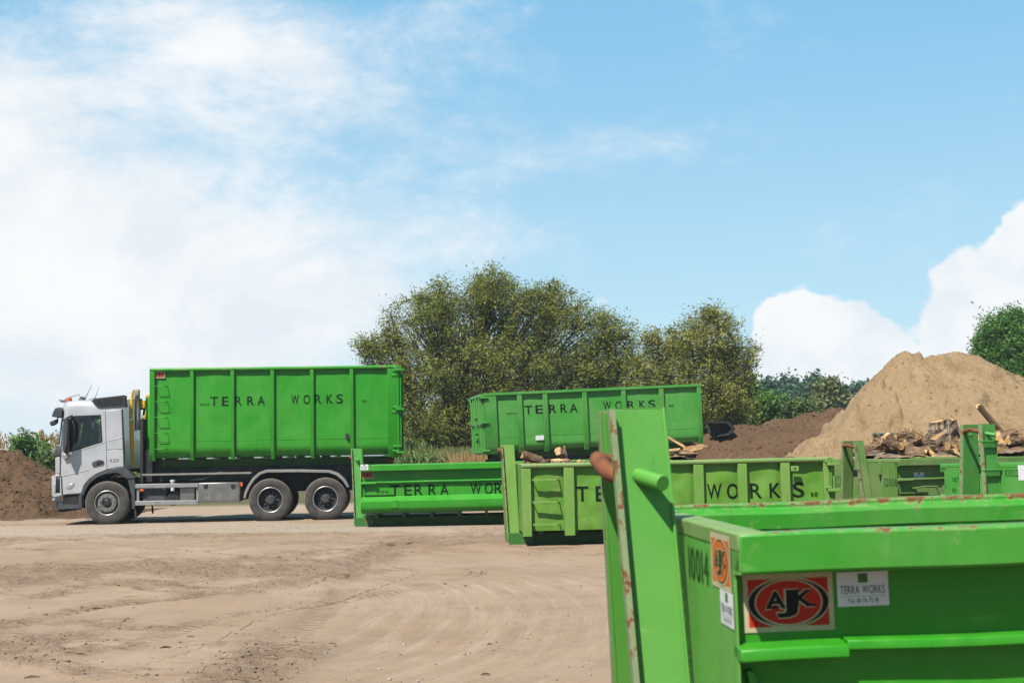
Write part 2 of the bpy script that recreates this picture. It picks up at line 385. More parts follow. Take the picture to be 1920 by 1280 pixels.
M['seat'] = simple('dark_seat_cloth', (0.03, 0.032, 0.036), 0.9, 0, 0.2, 10, 0.2)
M['lamp_glass'] = simple('headlamp_lens', (0.6, 0.62, 0.66), 0.12, 0.3, 0.1, 8, 0, coat=1.0)

def glass_mat():
    m, t, b, O, out = base_mat('window_glass')
    b.inputs['Base Color'].default_value = rgb(0.80, 0.88, 0.86); b.inputs['Roughness'].default_value = 0.02
    b.inputs['IOR'].default_value = 1.0; b.inputs['Transmission Weight'].default_value = 1.0
    g = t.new('ShaderNodeBsdfGlossy'); g.inputs['Roughness'].default_value = 0.02; g.inputs['Color'].default_value = raw(0.9, 0.95, 1)
    tr = t.new('ShaderNodeBsdfTransparent'); tr.inputs[0].default_value = raw(0.95, 0.97, 0.96)
    fr = t.new('ShaderNodeFresnel'); fr.inputs[0].default_value = 1.28
    mx = t.new('ShaderNodeMixShader'); t.link(t.math('ADD', fr.outputs[0], 0.01), mx.inputs[0]); t.link(tr.outputs[0], mx.inputs[1]); t.link(g.outputs[0], mx.inputs[2])
    t.link(mx.outputs[0], out.inputs[0]); t.n.remove(b); return m
M['glass'] = glass_mat()

def tyre_mat():
    m, t, b, O, _ = base_mat('dusty_rubber')
    d = t.ramp(t.noise(O, 5, 6, 0.65), 0.35, 0.75)
    c = t.mix(t.math('MULTIPLY', d, 0.55), rgb(0.028, 0.026, 0.025), rgb(0.15, 0.12, 0.095))
    t.link(c, b.inputs['Base Color']); b.inputs['Roughness'].default_value = 0.82
    bump(t, b, t.noise(O, 30, 4, 0.6), 0.3, 0.006); return m
M['tyre'] = tyre_mat()
M['tread'] = simple('dusty_tread', (0.22, 0.17, 0.125), 0.9, 0, 0.35, 14, 0.4, (0.05, 0.045, 0.04), 0.6)

def leaf_mat(name, c1, c2, c3, trans=0.28, rough=0.6, spec=0.12):
    m, t, b, O, out = base_mat(name)
    gi = t.new('ShaderNodeNewGeometry'); r = gi.outputs['Random Per Island']
    n = t.ramp(t.noise(O, 0.55, 4, 0.6), 0.35, 0.68)
    c = t.mix(n, raw(*c1), raw(*c2)); c = t.mix(t.ramp(r, 0.55, 1.0, smooth=False), c, raw(*c3))
    v = t.math('ADD', t.math('MULTIPLY', t.math('FRACT', t.math('MULTIPLY', r, 17.3)), 0.7), 0.65)
    v = t.math('MULTIPLY', v, 0.93)
    cc = t.new('ShaderNodeVectorMath', operation='SCALE'); t.link(c, cc.inputs[0]); t.link(v, cc.inputs['Scale'])
    t.link(cc.outputs[0], b.inputs['Base Color']); b.inputs['Roughness'].default_value = rough; b.inputs['Specular IOR Level'].default_value = spec
    tl = t.new('ShaderNodeBsdfTranslucent'); t.link(cc.outputs[0], tl.inputs[0])
    mx = t.new('ShaderNodeMixShader'); mx.inputs[0].default_value = trans
    t.link(b.outputs[0], mx.inputs[1]); t.link(tl.outputs[0], mx.inputs[2]); t.link(mx.outputs[0], out.inputs[0])
    return m
M['willow'] = leaf_mat('willow_leaves', (0.100, 0.130, 0.022), (0.152, 0.165, 0.028), (0.21, 0.20, 0.048))
M['willow2'] = leaf_mat('light_willow_leaves', (0.125, 0.145, 0.026), (0.180, 0.180, 0.036), (0.24, 0.22, 0.06))
M['green_leaf'] = leaf_mat('fresh_leaves', (0.045, 0.115, 0.022), (0.070, 0.155, 0.030), (0.11, 0.20, 0.045))
M['shrub_leaf'] = leaf_mat('shrub_leaves', (0.055, 0.105, 0.030), (0.090, 0.135, 0.040), (0.15, 0.18, 0.07))
M['wood_far'] = leaf_mat('far_leaves', (0.028, 0.070, 0.042), (0.042, 0.090, 0.050), (0.06, 0.11, 0.055), trans=0.2)
M['yellow_leaf'] = leaf_mat('yellowing_leaves', (0.085, 0.115, 0.035), (0.12, 0.135, 0.045), (0.16, 0.16, 0.06))
M['maize'] = leaf_mat('maize_leaves', (0.055, 0.105, 0.026), (0.085, 0.130, 0.035), (0.13, 0.15, 0.05))
M['tassel'] = leaf_mat('maize_tassels', (0.26, 0.22, 0.085), (0.32, 0.26, 0.11), (0.22, 0.22, 0.08))
M['dry'] = leaf_mat('dry_maize', (0.20, 0.105, 0.035), (0.24, 0.14, 0.050), (0.15, 0.14, 0.05))
M['grass'] = leaf_mat('tall_grass', (0.10, 0.135, 0.045), (0.16, 0.17, 0.060), (0.27, 0.21, 0.09))
M['tan_grass'] = leaf_mat('dry_grass', (0.30, 0.19, 0.075), (0.36, 0.24, 0.10), (0.26, 0.20, 0.09))
M['bark'] = simple('tree_bark', (0.085, 0.066, 0.050), 0.9, 0, 0.4, 5, 0.6)
def grain_mat(name, lo, hi, third, bs=0.9, gx=2.2, gy=26):
    m, t, b, O, _ = base_mat(name)
    oi = t.new('ShaderNodeObjectInfo'); rnd = oi.outputs['Random']
    off = t.new('ShaderNodeCombineXYZ'); t.link(t.math('MULTIPLY', rnd, 37.0), off.inputs[0]); t.link(t.math('MULTIPLY', rnd, 91.0), off.inputs[1])
    va = t.new('ShaderNodeVectorMath', operation='ADD'); t.link(O, va.inputs[0]); t.link(off.outputs[0], va.inputs[1]); O2 = va.outputs[0]
    g = t.noise(t.mapv(O2, (gx, gy*0.35, gy*0.35)), 1.0, 8, 0.7, 0.4)
    c = t.mix(t.ramp(g, 0.36, 0.62), rgb(*lo), rgb(*hi))
    c = t.mix(t.ramp(t.noise(O2, 2.6, 5, 0.65), 0.52, 0.68), c, rgb(*third))
    vv = t.math('ADD', 0.82, t.math('MULTIPLY', t.math('FRACT', t.math('MULTIPLY', rnd, 13.7)), 0.75))
    sc_ = t.new('ShaderNodeVectorMath', operation='SCALE'); t.link(c, sc_.inputs[0]); t.link(vv, sc_.inputs['Scale'])
    t.link(sc_.outputs[0], b.inputs['Base Color']); b.inputs['Roughness'].default_value = 0.9; b.inputs['Specular IOR Level'].default_value = 0.15
    bump(t, b, g, bs, 0.05); return m
M['log_bark'] = grain_mat('log_bark', (0.055, 0.032, 0.018), (0.34, 0.215, 0.125), (0.12, 0.065, 0.035))
M['split'] = grain_mat('split_wood', (0.30, 0.140, 0.045), (0.88, 0.60, 0.32), (0.72, 0.32, 0.06), 0.7, 1.6, 22)
M['grey_wood'] = grain_mat('weathered_wood', (0.10, 0.070, 0.045), (0.44, 0.32, 0.225), (0.22, 0.13, 0.075))
M['dark_brown'] = simple('dark_brown_tone', (0.035, 0.030, 0.026), 0.9, 0, 0.5, 4, 0.6, (0.10, 0.08, 0.06), 0.5)  # near-black brown; on the plank wall the dark tone stands for shade
M['concrete'] = simple('pale_concrete', (0.50, 0.47, 0.42), 0.85, 0, 0.15, 4, 0.3, (0.28, 0.24, 0.20), 0.5)
def soil(name, c1, c2, c3, sc=1.0):
    m, t, b, O, _ = base_mat(name)
    a = t.ramp(t.noise(O, 0.7*sc, 7, 0.62), 0.35, 0.68); f = t.ramp(t.noise(O, 9*sc, 8, 0.7), 0.3, 0.72)
    c = t.mix(a, rgb(*c1), rgb(*c2)); c = t.mix(t.math('MULTIPLY', f, 0.65), c, rgb(*c3))
    t.link(c, b.inputs['Base Color']); b.inputs['Roughness'].default_value = 0.95; b.inputs['Specular IOR Level'].default_value = 0.15
    bump(t, b, t.math('ADD', t.noise(O, 7*sc, 9, 0.72), t.math('MULTIPLY', t.noise(O, 50*sc, 4, 0.6), 0.3)), 0.85, 0.13); return m
M['sand'] = soil('sand_heap', (0.47, 0.318, 0.168), (0.54, 0.38, 0.212), (0.36, 0.235, 0.118))
M['brown_soil'] = soil('brown_soil', (0.185, 0.105, 0.055), (0.240, 0.145, 0.082), (0.11, 0.060, 0.032))
M['clod'] = simple('dark_clod', (0.29, 0.185, 0.118), 0.95, 0, 0.35, 6, 0.5)
M['stone'] = simple('gravel_stone', (0.44, 0.39, 0.34), 0.9, 0, 0.35, 3, 0.4)
def ground_mat():
    m, t, b, O, _ = base_mat('yard_dirt')
    at_ = t.new('ShaderNodeAttribute', attribute_name='yard'); sep = t.new('ShaderNodeSeparateColor'); t.link(at_.outputs['Color'], sep.inputs[0])
    rough_, gravel, field = sep.outputs[0], sep.outputs[1], sep.outputs[2]
    big = t.ramp(t.noise(O, 0.22, 6, 0.6), 0.35, 0.68)
    c = t.mix(big, rgb(0.40, 0.278, 0.186), rgb(0.475, 0.348, 0.246))
    med = t.ramp(t.noise(t.mapv(O, (0.9, 0.8, 1)), 1.3, 9, 0.74), 0.42, 0.66)
    c = t.mix(t.math('MULTIPLY', med, 0.34), c, rgb(0.255, 0.165, 0.103))
    c = t.mix(t.math('MULTIPLY', t.math('MULTIPLY', rough_, t.ramp(t.noise(O, 4.5, 7, 0.72), 0.42, 0.60)), 0.52), c, rgb(0.265, 0.165, 0.100))
    gfine = t.noise(O, 22, 5, 0.7)
    c = t.mix(gravel, c, t.mix(t.ramp(gfine, 0.3, 0.7), rgb(0.41, 0.315, 0.238), rgb(0.62, 0.51, 0.40)))
    tk = t.new('ShaderNodeAttribute', attribute_name='tracks'); ts = t.new('ShaderNodeSeparateColor'); t.link(tk.outputs['Color'], ts.inputs[0])
    tk2 = t.new('ShaderNodeAttribute', attribute_name='treads'); ts2 = t.new('ShaderNodeSeparateColor'); t.link(tk2.outputs['Color'], ts2.inputs[0])
    cmb = t.new('ShaderNodeCombineXYZ'); t.link(t.math('MULTIPLY', ts.outputs[0], 5.5), cmb.inputs[0]); t.link(t.math('MULTIPLY', ts.outputs[1], 0.35), cmb.inputs[1])
    sw = t.noise(cmb.outputs[0], 1.0, 6, 0.65); near = t.ramp(t.math('ABSOLUTE', ts.outputs[0]), 0.6, 4.5, 1.0, 0.0)
    c = t.mix(t.math('MULTIPLY', t.math('MULTIPLY', t.ramp(sw, 0.50, 0.66), near), 0.30), c, rgb(0.31, 0.205, 0.132))
    c = t.mix(t.math('MULTIPLY', t.math('MULTIPLY', t.ramp(sw, 0.48, 0.34), near), 0.35), c, rgb(0.56, 0.435, 0.325))
    lug = t.math('SINE', t.math('ADD', t.math('MULTIPLY', ts2.outputs[1], 48.0), t.math('MULTIPLY', t.math('ABSOLUTE', ts2.outputs[0]), 30.0)))
    inr = t.math('MULTIPLY', t.ramp(t.math('ABSOLUTE', ts2.outputs[0]), 0.13, 0.21, 1.0, 0.0), t.ramp(t.noise(O, 0.8, 4, 0.6), 0.42, 0.58))
    lugm = t.math('MULTIPLY', t.ramp(lug, 0.0, 0.7), inr)
    c = t.mix(t.math('MULTIPLY', lugm, 0.38), c, rgb(0.235, 0.148, 0.092))
    grain = t.noise(O, 55, 6, 0.75)
    c = t.mix(t.math('MULTIPLY', t.ramp(grain, 0.52, 0.74), 0.40), c, rgb(0.20, 0.132, 0.086))
    pale = t.ramp(t.noise(O, 31, 5, 0.7), 0.60, 0.78); c = t.mix(t.math('MULTIPLY', pale, 0.4), c, rgb(0.56, 0.45, 0.34))
    c = t.mix(field, c, t.mix(t.noise(O, 0.8, 5, 0.6), rgb(0.09, 0.10, 0.035), rgb(0.19, 0.16, 0.07)))
    t.link(c, b.inputs['Base Color']); b.inputs['Roughness'].default_value = 0.96; b.inputs['Specular IOR Level'].default_value = 0.12
    h = t.math('ADD', t.math('MULTIPLY', t.noise(O, 6, 8, 0.7), 1.0), t.math('MULTIPLY', t.noise(O, 40, 5, 0.7), 0.22))
    amp = t.math('ADD', 0.25, t.math('ADD', t.math('MULTIPLY', rough_, 0.9), t.math('MULTIPLY', gravel, 0.55)))
    bump(t, b, t.math('ADD', t.math('MULTIPLY', h, amp), t.math('ADD', t.math('MULTIPLY', lugm, -0.35), t.math('MULTIPLY', t.math('MULTIPLY', sw, near), 0.5))), 0.9, 0.075); return m
M['yard'] = ground_mat()
# ------------------------------------------------------------------ numpy noise
def _hash(ix, iy, s):
    h = (ix.astype(np.int64)*374761393 + iy.astype(np.int64)*668265263 + s*974634777) & 0xFFFFFFFF
    h = ((h ^ (h >> 13))*1274126177) & 0xFFFFFFFF
    return ((h ^ (h >> 16)) & 0xFFFF)/65535.0
def vnoise(x, y, s=0):
    ix, iy = np.floor(x), np.floor(y); fx, fy = x-ix, y-iy
    u = fx*fx*fx*(fx*(fx*6-15)+10); v = fy*fy*fy*(fy*(fy*6-15)+10)
    a, b_, c, d = _hash(ix, iy, s), _hash(ix+1, iy, s), _hash(ix, iy+1, s), _hash(ix+1, iy+1, s)
    return a + (b_-a)*u + (c-a)*v + (a-b_-c+d)*u*v
def fbm(x, y, s=0, o=5, g=0.5):
    t = 0; a = 1; n = 0
    for k in range(o):
        t = t + a*vnoise(x*2**k + 17.3*k, y*2**k - 9.1*k, s+k); n += a; a *= g
    return t/n
def sstep(x, a, b):
    t = np.clip((x-a)/(b-a), 0, 1); return t*t*(3-2*t)
def dist_poly(X, Y, pts):
    d = np.full(X.shape, 1e9); along = np.zeros(X.shape); acc = 0
    for (x0, y0), (x1, y1) in zip(pts[:-1], pts[1:]):
        L2 = (x1-x0)**2 + (y1-y0)**2; t = np.clip(((X-x0)*(x1-x0)+(Y-y0)*(y1-y0))/L2, 0, 1)
        dx, dy = X-(x0+t*(x1-x0)), Y-(y0+t*(y1-y0)); sd = np.hypot(dx, dy); side = np.sign(dx*(y1-y0)-dy*(x1-x0))
        m = sd < np.abs(d); d = np.where(m, sd*np.where(side == 0, 1, side), d); along = np.where(m, acc + t*math.sqrt(L2), along); acc += math.sqrt(L2)
    return d, along
def smooth_path(pts, n=8):
    P = [pts[0]] + list(pts) + [pts[-1]]; out = []
    for i in range(1, len(P)-2):
        for k in range(n):
            t = k/n; a, b_, c, d = (np.array(P[i-1]), np.array(P[i]), np.array(P[i+1]), np.array(P[i+2]))
            q = 0.5*((2*b_)+(-a+c)*t+(2*a-5*b_+4*c-d)*t*t+(-a+3*b_-3*c+d)*t**3); out.append(tuple(q))
    out.append(tuple(pts[-1])); return out

# ------------------------------------------------------------------ ground: one sheet to the horizon
def gp(px, py):
    p = on_ground(px, py); return (p.x, p.y)
ARC = smooth_path([gp(700, 1060), gp(900, 1078), gp(990, 1105), gp(1030, 1140), gp(1022, 1178), gp(975, 1222), gp(880, 1262), gp(760, 1300), gp(560, 1350)])
TR2 = smooth_path([gp(-200, 1085), gp(200, 1062), gp(480, 1040), gp(700, 1022), gp(960, 1012)])
TR3 = smooth_path([gp(430, 1290), gp(560, 1180), gp(640, 1110), gp(690, 1040), gp(760, 1015)])
TR4 = smooth_path([gp(-100, 1200), gp(160, 1140), gp(420, 1110), gp(640, 1075)])
def yard_fields(X, Y):
    wx = X + 1.2*(fbm(X*0.35, Y*0.35, 50, 3)-0.5); wy = Y + 1.6*(fbm(X*0.3, Y*0.3, 60, 3)-0.5)
    st = fbm(wx*0.28 + wy*0.10, wy*0.33, 3, 5, 0.55)
    rough = sstep(st + 0.42*(fbm(wx*1.8+wy*0.3, wy*2.6, 7, 5, 0.65)-0.5), 0.455-0.045*sstep(-X, -0.5, 3.0), 0.60)
    d3, _ = dist_poly(X, Y, TR3); d4, _ = dist_poly(X, Y, TR4); d2, _ = dist_poly(X, Y, TR2)
    rough = np.maximum(rough, sstep(-np.abs(d3)+0.9*fbm(wx*0.8, wy*0.8, 9, 4)+0.15, 0.0, 0.5))
    rough = np.maximum(rough, 0.8*sstep(-np.abs(d4)+1.1*fbm(wx*0.7, wy*0.7, 12, 4), 0.0, 0.45))
    rough = np.maximum(rough, sstep(2.0-np.abs(Y-27.0+0.10*X)+2.6*(fbm(wx*0.6, wy*0.6, 13, 4)-0.5), 0.0, 1.2)*sstep(X, -8, -3.5)*(0.5+0.5*sstep(fbm(wx*1.7, wy*1.7, 14, 4), 0.4, 0.55)))
    # swept, driven-flat area in front
    e = ((X-0.6)/3.4)**2 + ((Y-16.5)/6.0)**2 + 0.5*(fbm(X*0.5, Y*0.3, 21, 3)-0.5)
    flat = 1-sstep(e, 0.65, 1.15); rough = rough*(1-0.92*flat)
    gravel = sstep(-np.abs(Y-33.0+0.02*X) + 3.2 + 2.2*(fbm(X*0.25, Y*0.4, 31, 4)-0.5), 0.0, 1.6)*sstep(-X, -1.5, 3.5)
    gravel = np.maximum(gravel, sstep(Y, 36.0, 39.0)*0.45); gravel = gravel*(0.55+0.45*fbm(X*1.1, Y*1.1, 33, 4))
    rough = rough*(1-0.75*np.clip(gravel*1.5, 0, 1)); rough = rough*sstep(42-Y, 0, 4)
    return rough, gravel, flat, (d2, d3, d4)
def yard_height(X, Y, full=False):
    rough, gravel, flat, (d2, d3, d4) = yard_fields(X, Y)
    h = 0.05*(fbm(X*0.13, Y*0.13, 71, 3)-0.5)
    rid = fbm(X*3.0, Y*2.6, 80, 5, 0.66); big = fbm(X*0.9, Y*0.8, 84, 4)
    h = h + rough*(0.13*(rid-0.45) + 0.07*(big-0.5)) + 0.012*(fbm(X*3.1, Y*3.1, 91, 4)-0.5)
    h = h + gravel*0.03*(fbm(X*5, Y*5, 95, 3)-0.5)
    da, al = dist_poly(X, Y, ARC)
    for off in (0.0, 0.13, 0.25, 0.38):
        h = h - 0.014*np.exp(-((da-off+0.19)/0.035)**2)*(0.45+0.9*vnoise(al*1.3, al*0+off*9, 5))
    h = h + 0.022*np.exp(-((da-0.42)/0.16)**2)*fbm(X*1.5, Y*1.5, 41, 3)
    for d_, s_ in ((d2, 1.0), (d2+1.9, 0.8), (d3, 0.8), (d4, 0.7)):
        h = h - 0.03*s_*np.exp(-(d_/0.17)**2) + 0.025*s_*np.exp(-((np.abs(d_)-0.33)/0.12)**2)*fbm(X*3, Y*3, 44, 3)
    fade = sstep(Y, 3.0, 7.0)*sstep(50-Y, 0, 8)*sstep(24-np.abs(X), 0, 6)
    # keep the standing places of containers and wheels level
    lvl = np.ones(X.shape)
    for (x0, x1, y0, y1) in LEVEL:
        dx = np.maximum(np.maximum(x0-X, X-x1), 0); dy = np.maximum(np.maximum(y0-Y, Y-y1), 0)
        lvl = np.minimum(lvl, sstep(np.hypot(dx, dy), 0.05, 0.6))
    h = (h-0.012)*fade*lvl
    return (h, rough*fade, gravel*sstep(60-Y, 0, 8)) if full else h
LEVEL = [(-12.1, -4.0, 35.9, 38.6), (-4.0, 2.6, 31.9, 34.6), (-0.4, 6.4, 24.4, 27.9), (0.2, 7.5, 4.3, 7.6), (-1.6, 6.2, 40.6, 46.0), (5.8, 13.5, 21.5, 32.5)]
def axis_pts(dense0, dense1, n, far0, far1):
    a = np.linspace(dense0, dense1, n); d = a[1]-a[0]
    r = []; x, s = dense1, d
    while x < far1: s *= 1.35; x += s; r.append(x)
    l = []; x, s = dense0, d
    while x > far0: s *= 1.35; x -= s; l.append(x)
    return np.array(l[::-1] + list(a) + r)
gx = axis_pts(-17, 9, 470, -4000, 4000)
yy = [6.0]
while yy[-1] < 46: yy.append(yy[-1] + max(0.035, yy[-1]**2/2300*0.55))
up = [yy[-1]]; s_ = 0.6
while up[-1] < 6500: s_ *= 1.22; up.append(up[-1]+s_)
dn = [6.0]; s_ = 0.2
while dn[-1] > -500: s_ *= 1.5; dn.append(dn[-1]-s_)
gy = np.array(dn[1:][::-1] + yy + up[1:])
GX, GY = np.meshgrid(gx, gy)
GH, GR, GG = yard_height(GX, GY, True)
field = np.maximum(sstep(GY, 47, 50), sstep(np.abs(GX), 30, 40))
nx, ny = len(gx), len(gy)
idx = np.arange(nx*ny).reshape(ny, nx)
quads = np.stack([idx[:-1, :-1], idx[:-1, 1:], idx[1:, 1:], idx[1:, :-1]], -1).reshape(-1, 4)
ground = np_mesh('ground', np.stack([GX, GY, GH], -1).reshape(-1, 3), quads, M['yard'], smooth=True)
ca = ground.data.color_attributes.new('yard', 'FLOAT_COLOR', 'POINT')
ca.data.foreach_set('color', np.stack([GR, GG, field, np.ones_like(GR)], -1).astype(np.float32).ravel())
dA, aA = dist_poly(GX, GY, ARC)
best_d = np.full(GX.shape, 9.0); best_a = np.zeros(GX.shape)
for poly, offs in ((TR2, (0.0, -1.9)), (TR3, (0.0,)), (TR4, (0.0, 1.9))):
    d_, a_ = dist_poly(GX, GY, poly)
    for o_ in offs:
        k_ = np.abs(d_-o_) < np.abs(best_d); best_d = np.where(k_, d_-o_, best_d); best_a = np.where(k_, a_, best_a)
for nm, u_, v_ in (('tracks', dA, aA), ('treads', best_d, best_a)):
    c_ = ground.data.color_attributes.new(nm, 'FLOAT_COLOR', 'POINT')
    c_.data.foreach_set('color', np.stack([np.clip(u_, -50, 50), np.clip(v_, -500, 500), np.zeros_like(u_), np.ones_like(u_)], -1).astype(np.float32).ravel())
tag(ground, kind='structure')

# loose clods and stones
OCT = np.array([(1, 0, 0), (0, 1, 0), (-1, 0, 0), (0, -1, 0), (0, 0, 1), (0, 0, -1)], float)
OCF = np.array([(0, 1, 4), (1, 2, 4), (2, 3, 4), (3, 0, 4), (1, 0, 5), (2, 1, 5), (3, 2, 5), (0, 3, 5)])
def scatter(name, pts, size, mat_, label, cat, squash=0.6):
    n = len(pts); a = RNG.random(n)*6.283; s = size*(0.5+1.0*RNG.random(n)**2.2)
    base = OCT[None]*(0.65+0.7*RNG.random((n, 6, 1)))*s[:, None, None]; base[:, :, 2] *= squash
    c, sn = np.cos(a)[:, None], np.sin(a)[:, None]
    V = np.stack([base[:, :, 0]*c-base[:, :, 1]*sn*0.8, base[:, :, 0]*sn+base[:, :, 1]*c*0.8, base[:, :, 2]], -1) + pts[:, None, :]
    Fc = (OCF[None] + (np.arange(n)*6)[:, None, None]).reshape(-1, 3)
    o = np_mesh(name, V.reshape(-1, 3), Fc, mat_); tag(o, label, cat, kind='stuff'); return o
def pick(n, wfun, x0=-16, x1=7, y0=8.5, y1=44):
    u = RNG.random(n*8); Y = 1/(1/y0 + u*(1/y1-1/y0)); X = (RNG.random(n*8)*1.04-0.52)*0.75*Y*1.0 ; X = np.where(RNG.random(n*8) < 0.5, X, x0+(x1-x0)*RNG.random(n*8))
    rough, gravel, flat, _ = yard_fields(X, Y); ok = RNG.random(n*8) < wfun(rough, gravel, flat)
    X, Y = X[ok][:n], Y[ok][:n]; return np.stack([X, Y, yard_height(X, Y)+0.002], -1)
scatter('clods', pick(9000, lambda r, g, f: r**1.6*0.85+0.015), 0.016, M['clod'], 'small dark clods of earth strewn over the yard', 'clods')
scatter('gravel', pick(6500, lambda r, g, f: np.clip(g*1.3, 0, 1)*0.85+0.012), 0.018, M['stone'], 'pale loose gravel on the track beside the lorry', 'gravel')
mb = MB()
for (px, py, L, a) in ((95, 1079, 0.26, 0.1), (245, 1117, 0.34, 0.05), (180, 1137, 0.22, 0.2), (128, 1226, 0.12, 0.4), (153, 1226, 0.10, 0.0), (310, 1213, 0.12, 0.2), (357, 1192, 0.08, 0),
                       (835, 1094, 0.06, 0), (873, 1098, 0.04, 0.2), (918, 1208, 0.05, 0), (60, 1268, 0.14, 0.3), (910, 1263, 0.09, 0.3)):
    p = on_ground(px, py); z = float(yard_height(np.array([p.x]), np.array([p.y]))[0])
    L *= 0.8; mb.tube([(p.x-L/2*math.cos(a), p.y-L/2*math.sin(a), z+0.006), (p.x-L*0.1, p.y+0.02, z+0.012), (p.x+L/2*math.cos(a), p.y+L/2*math.sin(a), z+0.008)], [0.004, 0.008, 0.004], 6)
tag(mb.build('wood_scraps', M['log_bark']), 'dark splinters of wood lying about on the bare dirt', 'wood scraps', kind='stuff')

# ------------------------------------------------------------------ heaps
def heap(name, label, cat, x0, x1, y0, y1, n, m, fn, mat_):
    xs, ys = np.linspace(x0, x1, n), np.linspace(y0, y1, m); X, Y = np.meshgrid(xs, ys); Z = fn(X, Y)
    edge = np.minimum(np.minimum(X-x0, x1-X), np.minimum(Y-y0, y1-Y)); Z = Z*sstep(edge, 0, 0.8) - 0.06*(1-sstep(edge, 0, 0.5))
    id_ = np.arange(n*m).reshape(m, n); q = np.stack([id_[:-1, :-1], id_[:-1, 1:], id_[1:, 1:], id_[1:, :-1]], -1).reshape(-1, 4)
    o = np_mesh(name, np.stack([X, Y, Z], -1).reshape(-1, 3), q, mat_, smooth=True); return tag(o, label, cat)
def cone(X, Y, cx, cy, h, slope, rnd=0.5, sx=1.0, sy=1.0):
    r = np.sqrt(((X-cx)/sx)**2 + ((Y-cy)/sy)**2 + rnd**2) - rnd; return h - slope*r
def smax(a, b, k=0.35): return np.logaddexp(a/k, b/k)*k
SY = 46.0
pk1, pk2, pk3 = at(1697, 664, SY), at(1792, 667, SY), at(2050, 745, SY)
def sand_f(X, Y):
    wx = X + 0.5*(fbm(X*0.6, Y*0.6, 101, 4)-0.5); wy = Y + 0.5*(fbm(X*0.6, Y*0.6, 105, 4)-0.5)
    a = cone(wx, wy, pk1.x, pk1.y, pk1.z+0.20, 1.16, 0.30, 1.0, 1.6); b_ = cone(wx, wy, pk2.x, pk2.y+0.6, pk2.z+0.00, 0.70, 0.75, 1.0, 1.6)
    c = cone(wx, wy, pk3.x, pk3.y+0.5, pk3.z, 0.62, 0.8, 1.3, 1.5); d = cone(wx, wy, pk1.x+1.2, pk1.y-2.2, 2.6, 0.85, 0.6, 1.0, 1.2)
    h = smax(smax(a, b_, 0.10), smax(c, d, 0.2), 0.16)
    ang = np.arctan2(X-pk1.x, Y-pk1.y)
    h = h - 0.10*np.abs(fbm(X*1.1, Y*0.35, 111, 4)-0.5)*2 + 0.26*(fbm(X*1.2, Y*1.2, 115, 5, 0.6)-0.5) + 0.11*(fbm(X*4.5, Y*4.5, 117, 4, 0.65)-0.5)
    h = h + 0.03*np.sin(26*ang+6*fbm(X, Y, 119, 3))*fbm(X*0.7, Y*0.7, 121, 3)
    h = h + 0.30*sstep(fbm(X*0.9+3, Y*0.6, 125, 4, 0.6), 0.52, 0.60)*sstep(h, 0.6, 2.0) - 0.12
    return np.clip(h, 0, None)
heap('sand_pile', 'tall tan sand heap with two peaks behind the wood containers', 'sand pile', 6.2, 25, 34.8, 56, 340, 300, sand_f, M['sand'])
BY = 53.0
def brown_f(X, Y):
    wx = X + 0.7*(fbm(X*0.5, Y*0.5, 131, 4)-0.5)
    h = np.full(X.shape, -5.0)
    for (px, py, sl) in ((1345, 815, 0.8), (1400, 798, 0.75), (1455, 788, 0.7), (1510, 778, 0.7), (1565, 763, 0.68), (1610, 768, 0.6)):
        p = at(px, py, BY); h = smax(h, cone(wx, Y, p.x, p.y, p.z, sl, 0.5, 1, 1.3), 0.12)
    h = h + 0.30*(fbm(X*0.9, Y*0.9, 135, 5, 0.55)-0.5) + 0.22*(fbm(X*3.4, Y*3.4, 138, 5, 0.66)-0.5)
    return np.clip(h, 0, None)
heap('earth_mound', 'low brown earth mound between the rear container and the sand', 'earth mound', 4.0, 18, 46.5, 60, 180, 150, brown_f, M['brown_soil'])
LY = 43.5
def left_f(X, Y):
    wx = X + 0.5*(fbm(X*0.7, Y*0.7, 141, 4)-0.5)
    h = np.full(X.shape, -5.0)
    for (px, py, dy, sl) in ((-120, 842, 0, 0.62), (-20, 846, 0, 0.7), (30, 853, 0, 0.7), (70, 878, -0.2, 0.6), (110, 905, 0, 0.5)):
        p = at(px, py, LY); h = smax(h, cone(wx, Y, p.x, p.y+dy, p.z, sl, 0.4, 1, 0.95), 0.12)
    h = h + 0.40*(fbm(X*1.0, Y*1.0, 145, 5, 0.6)-0.5) + 0.30*(fbm(X*3.3, Y*3.3, 148, 5, 0.68)-0.5)
    return np.clip(h, 0, None)
heap('soil_heap', 'dark brown soil heap left of the lorry cab', 'soil heap', -24, -11.0, 38.8, 47.6, 260, 190, left_f, M['brown_soil'])

def on_heap(fn, x0, x1, y0, y1, n, zmin=0.15):
    X = x0+(x1-x0)*RNG.random(n*3); Y = y0+(y1-y0)*RNG.random(n*3); Z = fn(X, Y); k = np.nonzero(Z > zmin)[0][:n]
    return np.stack([X[k], Y[k], Z[k]], -1)
scatter('sand_lumps', on_heap(sand_f, 7.5, 20, 36, 47, 2600), 0.035, M['sand'], 'small crumbled lumps on the face of the sand heap', 'sand lumps', 0.8)
scatter('mound_clods', on_heap(brown_f, 5, 15, 47.5, 54, 1800), 0.05, M['brown_soil'], 'loose earth clods on the brown mound', 'clods', 0.8)
scatter('heap_clods', on_heap(left_f, -19, -12, 39.5, 44.5, 1800), 0.05, M['brown_soil'], 'loose earth clods on the soil heap beside the cab', 'clods', 0.8)
